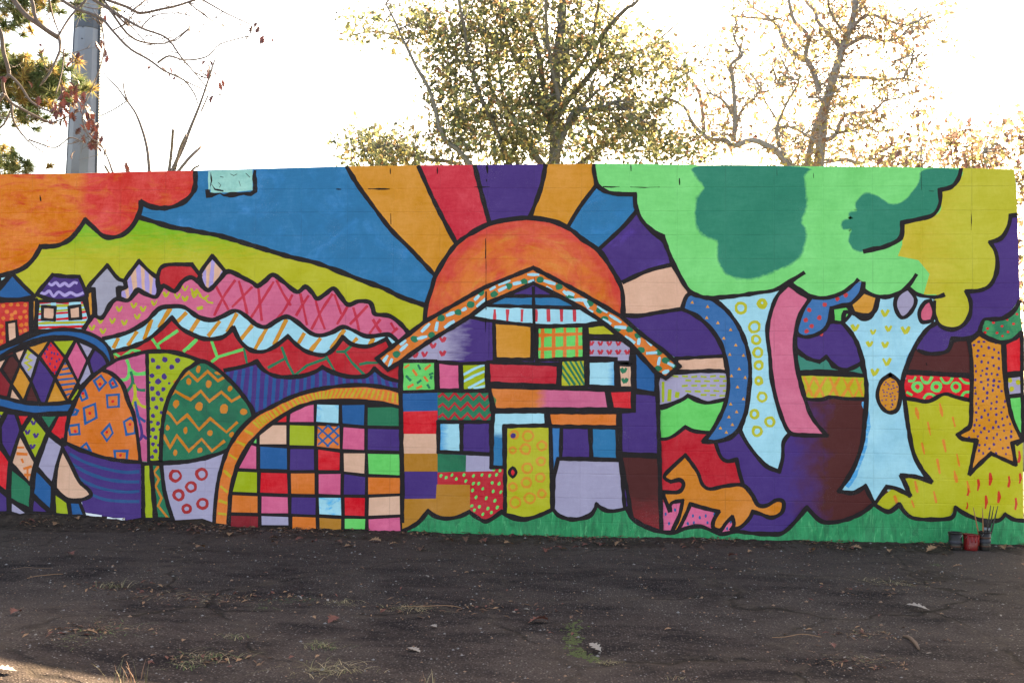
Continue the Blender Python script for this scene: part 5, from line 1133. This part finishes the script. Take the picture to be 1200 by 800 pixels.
brush(1151.5, 595, .005, M_WOOD, 'light wooden paint brush standing upright in the middle of the pot', 0, -.01)
brush(1161, 592, .006, M_BLK, 'black handled brush leaning right, leftmost of the three dark handles', 0, .0)
brush(1164.5, 593, .005, M_BLK, 'black handled brush in the middle of the three dark handles', 0, .012)
brush(1169.5, 592.5, .006, M_BLK, 'black handled brush leaning farthest right in the pot', 0, .02)
brush(1155, 607, .012, M_BLK, 'wide dark brush with bristles up at the centre of the pot', .07, -.004)
brush(1160, 609, .010, M_BLK, 'dark brush with bristles up at the right of the pot', .06, .012)

# ------------------------------------------------------------------ litter, weeds and grit on the ground
M_DRY = [simple('dry_leaf_tan', (132, 98, 74), .8, .3, 8, .2), simple('dry_leaf_brown', (88, 60, 48), .8, .3, 8, .2), simple('dry_leaf_pale', (128, 118, 112), .8, .2, 8, .2), simple('dry_leaf_red', (100, 56, 48), .8, .3, 8, .2)]
DB = [oak_blade('oak_leaf', m_, 1, c) for m_, c in ((M_DRY[0], .35), (M_DRY[1], .5), (M_DRY[2], .2), (M_DRY[3], .4))]
def lay(px, py, k, s_, label, grp=None):
    q = G(px, py)
    if q.y > -.45:
        u = [-(-.012), .05, .10, .17, .26, .36, .50]; hh = float(np.interp(-q.y, [.012, .05, .10, .17, .26, .36, .5], [1, .8, .55, .32, .15, .05, 0])); q.z = ground_z(q.x, q.y)+(base_z(q.x)-ground_z(q.x, q.y))*hh
    o_ = put(DB[k], 'oak_leaf', (q.x, q.y, q.z+.012), s_, (rnd.uniform(-.3, .3), rnd.uniform(-.25, .25), rnd.uniform(0, 6.3))); tag(o_, label, 'leaf', grp); return o_
lay(1090, 717, 2, .13, 'pale spread oak leaf on the asphalt, right side'); lay(705, 766, 2, .09, 'pale grey leaf beside the green moss streak'); lay(619, 732, 3, .13, 'reddish leaf left of the green moss streak')
lay(978, 762, 3, .06, 'small reddish leaf on the asphalt left of the curved stick'); lay(240, 643, 0, .12, 'tan leaf lying below the ringed lavender field'); lay(92, 743, 0, .09, 'small tan leaf at the lower left'); lay(397, 725, 3, .10, 'brown leaf on the left half of the asphalt')
lay(512, 737, 2, .06, 'small pale leaf near the middle of the asphalt'); lay(20, 789, 2, .10, 'pale leaf lying in the sunlit strip at lower left'); lay(12, 722, 3, .10, 'reddish leaf at the left edge of the picture'); lay(80, 650, 3, .10, 'red brown leaf below the basket'); lay(477, 761, 2, .08, 'pale leaf low in the middle'); lay(1115, 666, 0, .08, 'tan leaf in front of the paint pots'); lay(1163, 640, 2, .06, 'pale scrap of leaf right of the brush pot')
MEDGE = [30, 70, 120, 166, 200, 255, 300, 340, 400, 440, 475, 515, 555, 595, 650, 700, 735, 778, 830, 880, 945, 1020, 1060, 1120]
MOTIF = ['left half of the basket', 'green basket diamond', 'peach leaf', 'purple striped field', 'narrow lime strip', 'ringed lavender field', 'left foot of the arch', 'second column of squares', 'middle columns of squares', 'fifth column of squares', 'rightmost column of squares', 'left corner of the house', 'golden house patch', 'red dotted patch', 'yellow door', 'lavender house patch', 'dip right of the lavender patch', 'brown house patch', 'front legs of the dog', 'hind legs of the dog', 'tail of the dog', 'brown ground hump', 'roots of the light blue trunk', 'mustard field', 'paint pots']
for x in (5,18,44,70,72,88,130,176,187,190,226,230,238,262,270,286,312,318,344,368,392,402,430,455,474,500,533,548,562,572,602,640,641,646,655,672,690,700,705,719,738,776,795,806,815,852,880,905,948,955,990,996,1000,1040,1062,1085,1102,1180,1192):
    y = np.interp(x, [a for a, b in BASE], [b for a, b in BASE])+rnd.uniform(2, 14); kk = rnd.choice((0, 0, 1, 1, 3)); lay(x+rnd.uniform(-3, 3), y, kk, rnd.uniform(.05, .11), ('tan', 'brown', '', 'reddish')[kk]+' dry leaf on soil below the '+MOTIF[sum(x > e for e in MEDGE)], 'dry leaves along the foot of the wall')
for i in range(44):
    x, y = rnd.uniform(0, 1200), rnd.uniform(655, 795); lay(x, y, rnd.choice((0, 1, 2, 3)), rnd.uniform(.018, .04), 'tiny scrap of dry leaf on the asphalt', 'leaf scraps on the asphalt')
_by = {}
for o_ in [o_ for o_ in COL.objects if o_.get('group') == 'dry leaves along the foot of the wall']: _by.setdefault(o_['label'], []).append(o_)
for lab, os_ in _by.items():
    if len(os_) > 1:
        for i, o_ in enumerate(sorted(os_, key=lambda k: k.location.x)): o_['label'] = lab+', '+('first', 'second', 'third', 'fourth', 'fifth')[i]+' from left'
# stick
M_STK = simple('stick_bark', (100, 78, 66), .9, .4, 30, .6)
q = G(1066, 753); stick = MB(); pp_ = [G(*k)+Vector((0, 0, .008)) for k in ((1058,746.5),(1063,747),(1068,750),(1073,755),(1077,762))]; stick.tube([a-q for a in pp_], [.006, .009, .010, .010, .006], 7)
o_ = stick.build('stick', M_STK, None, True); o_.location = q; tag(o_, 'short curved brown stick on the asphalt at right', 'stick')
for j, (a, b, lab) in enumerate((((14,668),(60,667),'long thin dark twig at the left below the basket'), ((30,679),(72,674),'pale straw stem at the left below the basket'), ((470,712),(540,713),'pale straw stem in the middle of the asphalt'), ((905,748),(962,747),'straw stem on the asphalt left of the reddish leaf'))):
    A, B = G(*a), G(*b); mb = MB(); mb.tube([(A.lerp(B, u)-A)+Vector((0, .02*math.sin(u*7+j), .006+.012*math.sin(u*3.1))) for u in np.linspace(0, 1, 9)], .0019, 5); o_ = mb.build('twig', M_STK if j == 0 else M_DRY[0]); o_.location = A; tag(o_, lab, 'twig')
# grass tufts growing from the cracks
GM = [simple('grass_green', (72, 92, 48), .8, .3, 4, 0), simple('grass_straw', (152, 134, 106), .8, .25, 4, 0), simple('grass_olive', (104, 98, 68), .8, .3, 4, 0), simple('weed_red', (124, 90, 72), .8, .25, 4, 0)]
def tuft(px, py, n, L, mats, label, flat=.5, seed=0, spread=.05):
    r_ = random.Random(seed); q = G(px, py); mb = MB()
    for i in range(n):
        a = r_.uniform(0, 6.3); b0 = Vector((r_.gauss(0, spread), r_.gauss(0, spread*.6), -.004)); l = L*r_.uniform(.5, 1.1); out = Vector((math.cos(a), math.sin(a), 0))*l*flat*r_.uniform(.4, 1.3); up = l*(1-flat*.6)*r_.uniform(.5, 1)
        w = Vector((-math.sin(a), math.cos(a), 0))*r_.uniform(.0012, .0026); k0 = len(mb.v); m_ = r_.randrange(len(mats))
        for u in (0, .35, .7, 1): c = b0+out*u**1.3+Vector((0, 0, up*(u-.45*u*u*flat*2))); ww = w*(1-u*.85); mb.v += [c-ww, c+ww]
        for j in range(3): mb.f.append((k0+2*j, k0+2*j+1, k0+2*j+3, k0+2*j+2)); mb.m.append(m_)
    o_ = mb.build('grass_tuft', mats, None); o_.location = q; tag(o_, label, 'grass', 'grass tufts in the asphalt cracks'); return o_
tuft(378, 758, 60, .13, GM[:3], 'green grass tuft with straw blades left of centre', .7, 1, .05); tuft(390, 785, 110, .14, [GM[1], GM[2]], 'wide straw coloured tuft below the green one', .85, 2, .09)
tuft(152, 802, 26, .22, [GM[3], GM[1], GM[2]], 'tall reddish weed stalks at the bottom left edge', .3, 3, .04); tuft(234, 770, 90, .12, [GM[0], GM[1], GM[2]], 'low tuft with pale straw right of the weed stalks', .85, 4, .08); tuft(216, 780, 40, .09, GM[:2], 'small green tuft beside the pale straw tuft', .7, 5, .05)
tuft(134, 688, 40, .16, [GM[1], GM[2]], 'thin straw tuft below the blue striped field', .6, 6, .04); tuft(402, 706, 60, .10, [GM[1], GM[2]], 'dry tuft at the end of the green crack', .8, 7, .06); tuft(480, 713, 60, .14, [GM[1], GM[1], GM[2]], 'flattened straw tuft in the middle', .95, 8, .07)
tuft(500, 800, 12, .12, [GM[3], GM[1]], 'few reddish stalks at the bottom centre', .3, 9, .02); tuft(716, 778, 30, .10, [GM[1], GM[2]], 'dry tuft just right of the green moss streak', .7, 10, .04); tuft(795, 796, 16, .09, [GM[1], GM[3]], 'short dry stalks at the bottom edge right of the moss', .5, 11, .03)
tuft(1098, 662, 30, .06, [GM[0]], 'tiny bright green tuft in front of the black paint pot', .8, 12, .03); tuft(1040, 682, 90, .13, [GM[1], GM[2]], 'spread of dead grass below the light blue trunk', 1.0, 13, .12); tuft(1000, 740, 130, .07, [GM[2], GM[3]], 'mat of brown dead grass below the mustard field', 1.0, 14, .10); tuft(998, 772, 130, .07, [GM[2], GM[3]], 'lower mat of brown dead grass at bottom right', 1.0, 15, .09)
tuft(110, 735, 120, .08, [GM[0], GM[2], GM[3]], 'mossy dry grass in the crack at the left', 1.0, 16, .14); tuft(76, 744, 80, .07, [GM[0], GM[2]], 'low green and brown growth in the crack at far left', 1.0, 17, .12); tuft(1103, 622, 14, .16, [GM[1], GM[2]], 'thin pale stalks against the wall left of the paint pots', .25, 18, .015); tuft(275, 748, 30, .10, GM[:2], 'thin tuft in the crack above the pale straw tuft', .6, 19, .05); tuft(306, 712, 40, .06, GM[:1], 'dark green tuft at the left end of the green crack', .9, 20, .05)
tuft(190, 700, 60, .10, [GM[1], GM[3]], 'dead brown stems across the left crack', 1.0, 21, .12); tuft(260, 702, 60, .10, [GM[1], GM[3]], 'dead brown stems at the right end of the left crack', 1.0, 22, .12)
tuft(940, 630, 10, .13, [GM[1], GM[3]], 'single dry stalks against the wall below the dog tail', .3, 23, .02); tuft(237, 612, 8, .12, [GM[1]], 'thin dry stalks against the wall below the red rings', .3, 24, .015); tuft(660, 634, 26, .07, [GM[1], GM[3]], 'small dry weed against the wall below the lavender house patch', .7, 25, .05); tuft(585, 632, 20, .06, [GM[1], GM[2]], 'small straw wisp at the wall below the yellow door', .7, 26, .05)
# moss and soil in the cracks, loose grit
def blotches(name, path, w, h, mat, n, seed, label, kind='stuff'):
    r_ = random.Random(seed); P = spline(parse(path), False); v, f = [], []
    for i in range(n):
        u = r_.random()*(len(P)-1); a, b = P[int(u)], P[min(int(u)+1, len(P)-1)]; x = a[0]+(b[0]-a[0])*(u % 1)+r_.gauss(0, w); y = a[1]+(b[1]-a[1])*(u % 1)+r_.gauss(0, w*.35); q = G(x, y); s_ = r_.uniform(.4, 1.3)*h; k0 = len(v)
        m_ = 6
        for j in range(m_): an = 6.283*j/m_; v.append((q.x+s_*2.2*math.cos(an)*r_.uniform(.7, 1.2), q.y+s_*2.2*math.sin(an)*r_.uniform(.7, 1.2), q.z-.002))
        v.append((q.x, q.y, q.z+s_*.8))
        for j in range(m_): f.append((k0+j, k0+(j+1) % m_, k0+m_))
    o_ = mesh_obj(name, v, f, mat, None, None, True); tag(o_, label, 'moss' if 'moss' in name else 'soil', None, kind); return o_
M_MOSS = simple('moss', (62, 70, 34), .95, .5, 60, .6); M_MOSS2 = simple('dark_moss', (46, 50, 34), .95, .5, 60, .6)
blotches('moss', '671,728 672,740 670,752 674,764 684,768 700,774', 5.0, .006, M_MOSS, 300, 1, 'bright green moss streak in the asphalt crack right of centre'); blotches('moss', '300,712 320,704 345,702 370,702', 5.0, .005, M_MOSS2, 120, 2, 'dark green moss line along the crack left of centre')
blotches('soil_clods', '40,750 90,738 130,722 150,690 190,700 260,703 300,698', 13, .0035, M_SOIL, 700, 3, 'brown soil filling the crack at the left'); blotches('soil_clods', '1010,690 1030,715 1005,740 990,765 1010,790', 17, .0035, M_SOIL, 800, 4, 'brown soil patches in the crack at the right')
blotches('soil_clods', '560,690 600,708 640,728 672,730', 8, .004, M_SOIL, 150, 5, 'brown soil filling the crack near the moss streak')
rg_ = np.random.default_rng(4); v, f, mi = [], [], []
M_GRIT = [simple('grit_light', (122, 112, 106), .8, .2, 50, 0), simple('grit_brown', (120, 92, 76), .85, .3, 50, 0), simple('grit_grey', (110, 104, 104), .85, .3, 50, 0)]
for i in range(6500):
    x, y = rg_.uniform(-4.5, 4.2), -rg_.uniform(.15, 5.0); s_ = float(np.clip(rg_.lognormal(-5.8, .5), .0016, .011)); z = ground_z(x, y); k0 = len(v)
    if y > -.45: z += .02
    for dx, dy, dz in ((1, 0, .1), (0, 1, .15), (-1, 0, .1), (0, -1, .1), (.1, .1, .9), (0, 0, -.3)): v.append((x+dx*s_*rg_.uniform(.7, 1.5), y+dy*s_*rg_.uniform(.7, 1.4), z+dz*s_))
    for a, b in ((0, 1), (1, 2), (2, 3), (3, 0)): f.append((k0+a, k0+b, k0+4)); mi.append(0)
    m_ = int(rg_.choice(3, p=(.05, .45, .50))); mi[-4:] = [m_]*4
tag(mesh_obj('grit', v, f, M_GRIT, None, mi), 'loose grit and chippings strewn over the asphalt', 'gravel', None, 'stuff')

# crumbled leaves and bark drifted along the wall foot and into the cracks
rg_ = np.random.default_rng(9); v, f, mi = [], [], []
def bank_z(x, y):
    g0 = ground_z(x, y); bz = max(base_z(x), ground_z(x, -.5)+.004); return g0+(bz+.006-g0)*float(np.interp(-y, [.012, .05, .10, .17, .26, .36, .5], [1, .8, .55, .32, .15, .05, 0]))
for i in range(2300):
    if i < 1700: x = rg_.uniform(-5.3, 3.7); y = -float(np.clip(abs(rg_.normal(0, .16))+.02, .02, .7)); z = bank_z(x, y)+.012
    else:
        c = ((150,690),(220,702),(90,740),(330,703),(480,713),(600,712),(1020,690),(1005,745),(998,778),(230,772))[i % 10]; q_ = G(c[0]+rg_.normal(0, 38), c[1]+rg_.normal(0, 5)); x, y = q_.x, q_.y; z = ground_z(x, y)+.005
    if mnoise.noise(Vector((x*2.2, y*2, 6))) < -.12 and i < 1700: continue
    L = rg_.uniform(.006, .024); a = rg_.uniform(0, 6.3); w = L*rg_.uniform(.15, .5); d = np.array((math.cos(a), math.sin(a), rg_.uniform(-.2, .45))); s_ = np.array((-math.sin(a), math.cos(a), rg_.uniform(-.4, .4))); c = np.array((x, y, z)); k0 = len(v)
    v += [c-d*L, c+s_*w+(0, 0, L*.2), c+d*L, c-s_*w+(0, 0, L*.2)]; f.append((k0, k0+1, k0+2, k0+3)); mi.append(int(rg_.choice(4, p=(.3, .45, .05, .2))))
tag(mesh_obj('leaf_litter', v, f, M_DRY, None, mi), 'crumbled brown leaf litter drifted along the wall foot', 'litter', None, 'stuff')
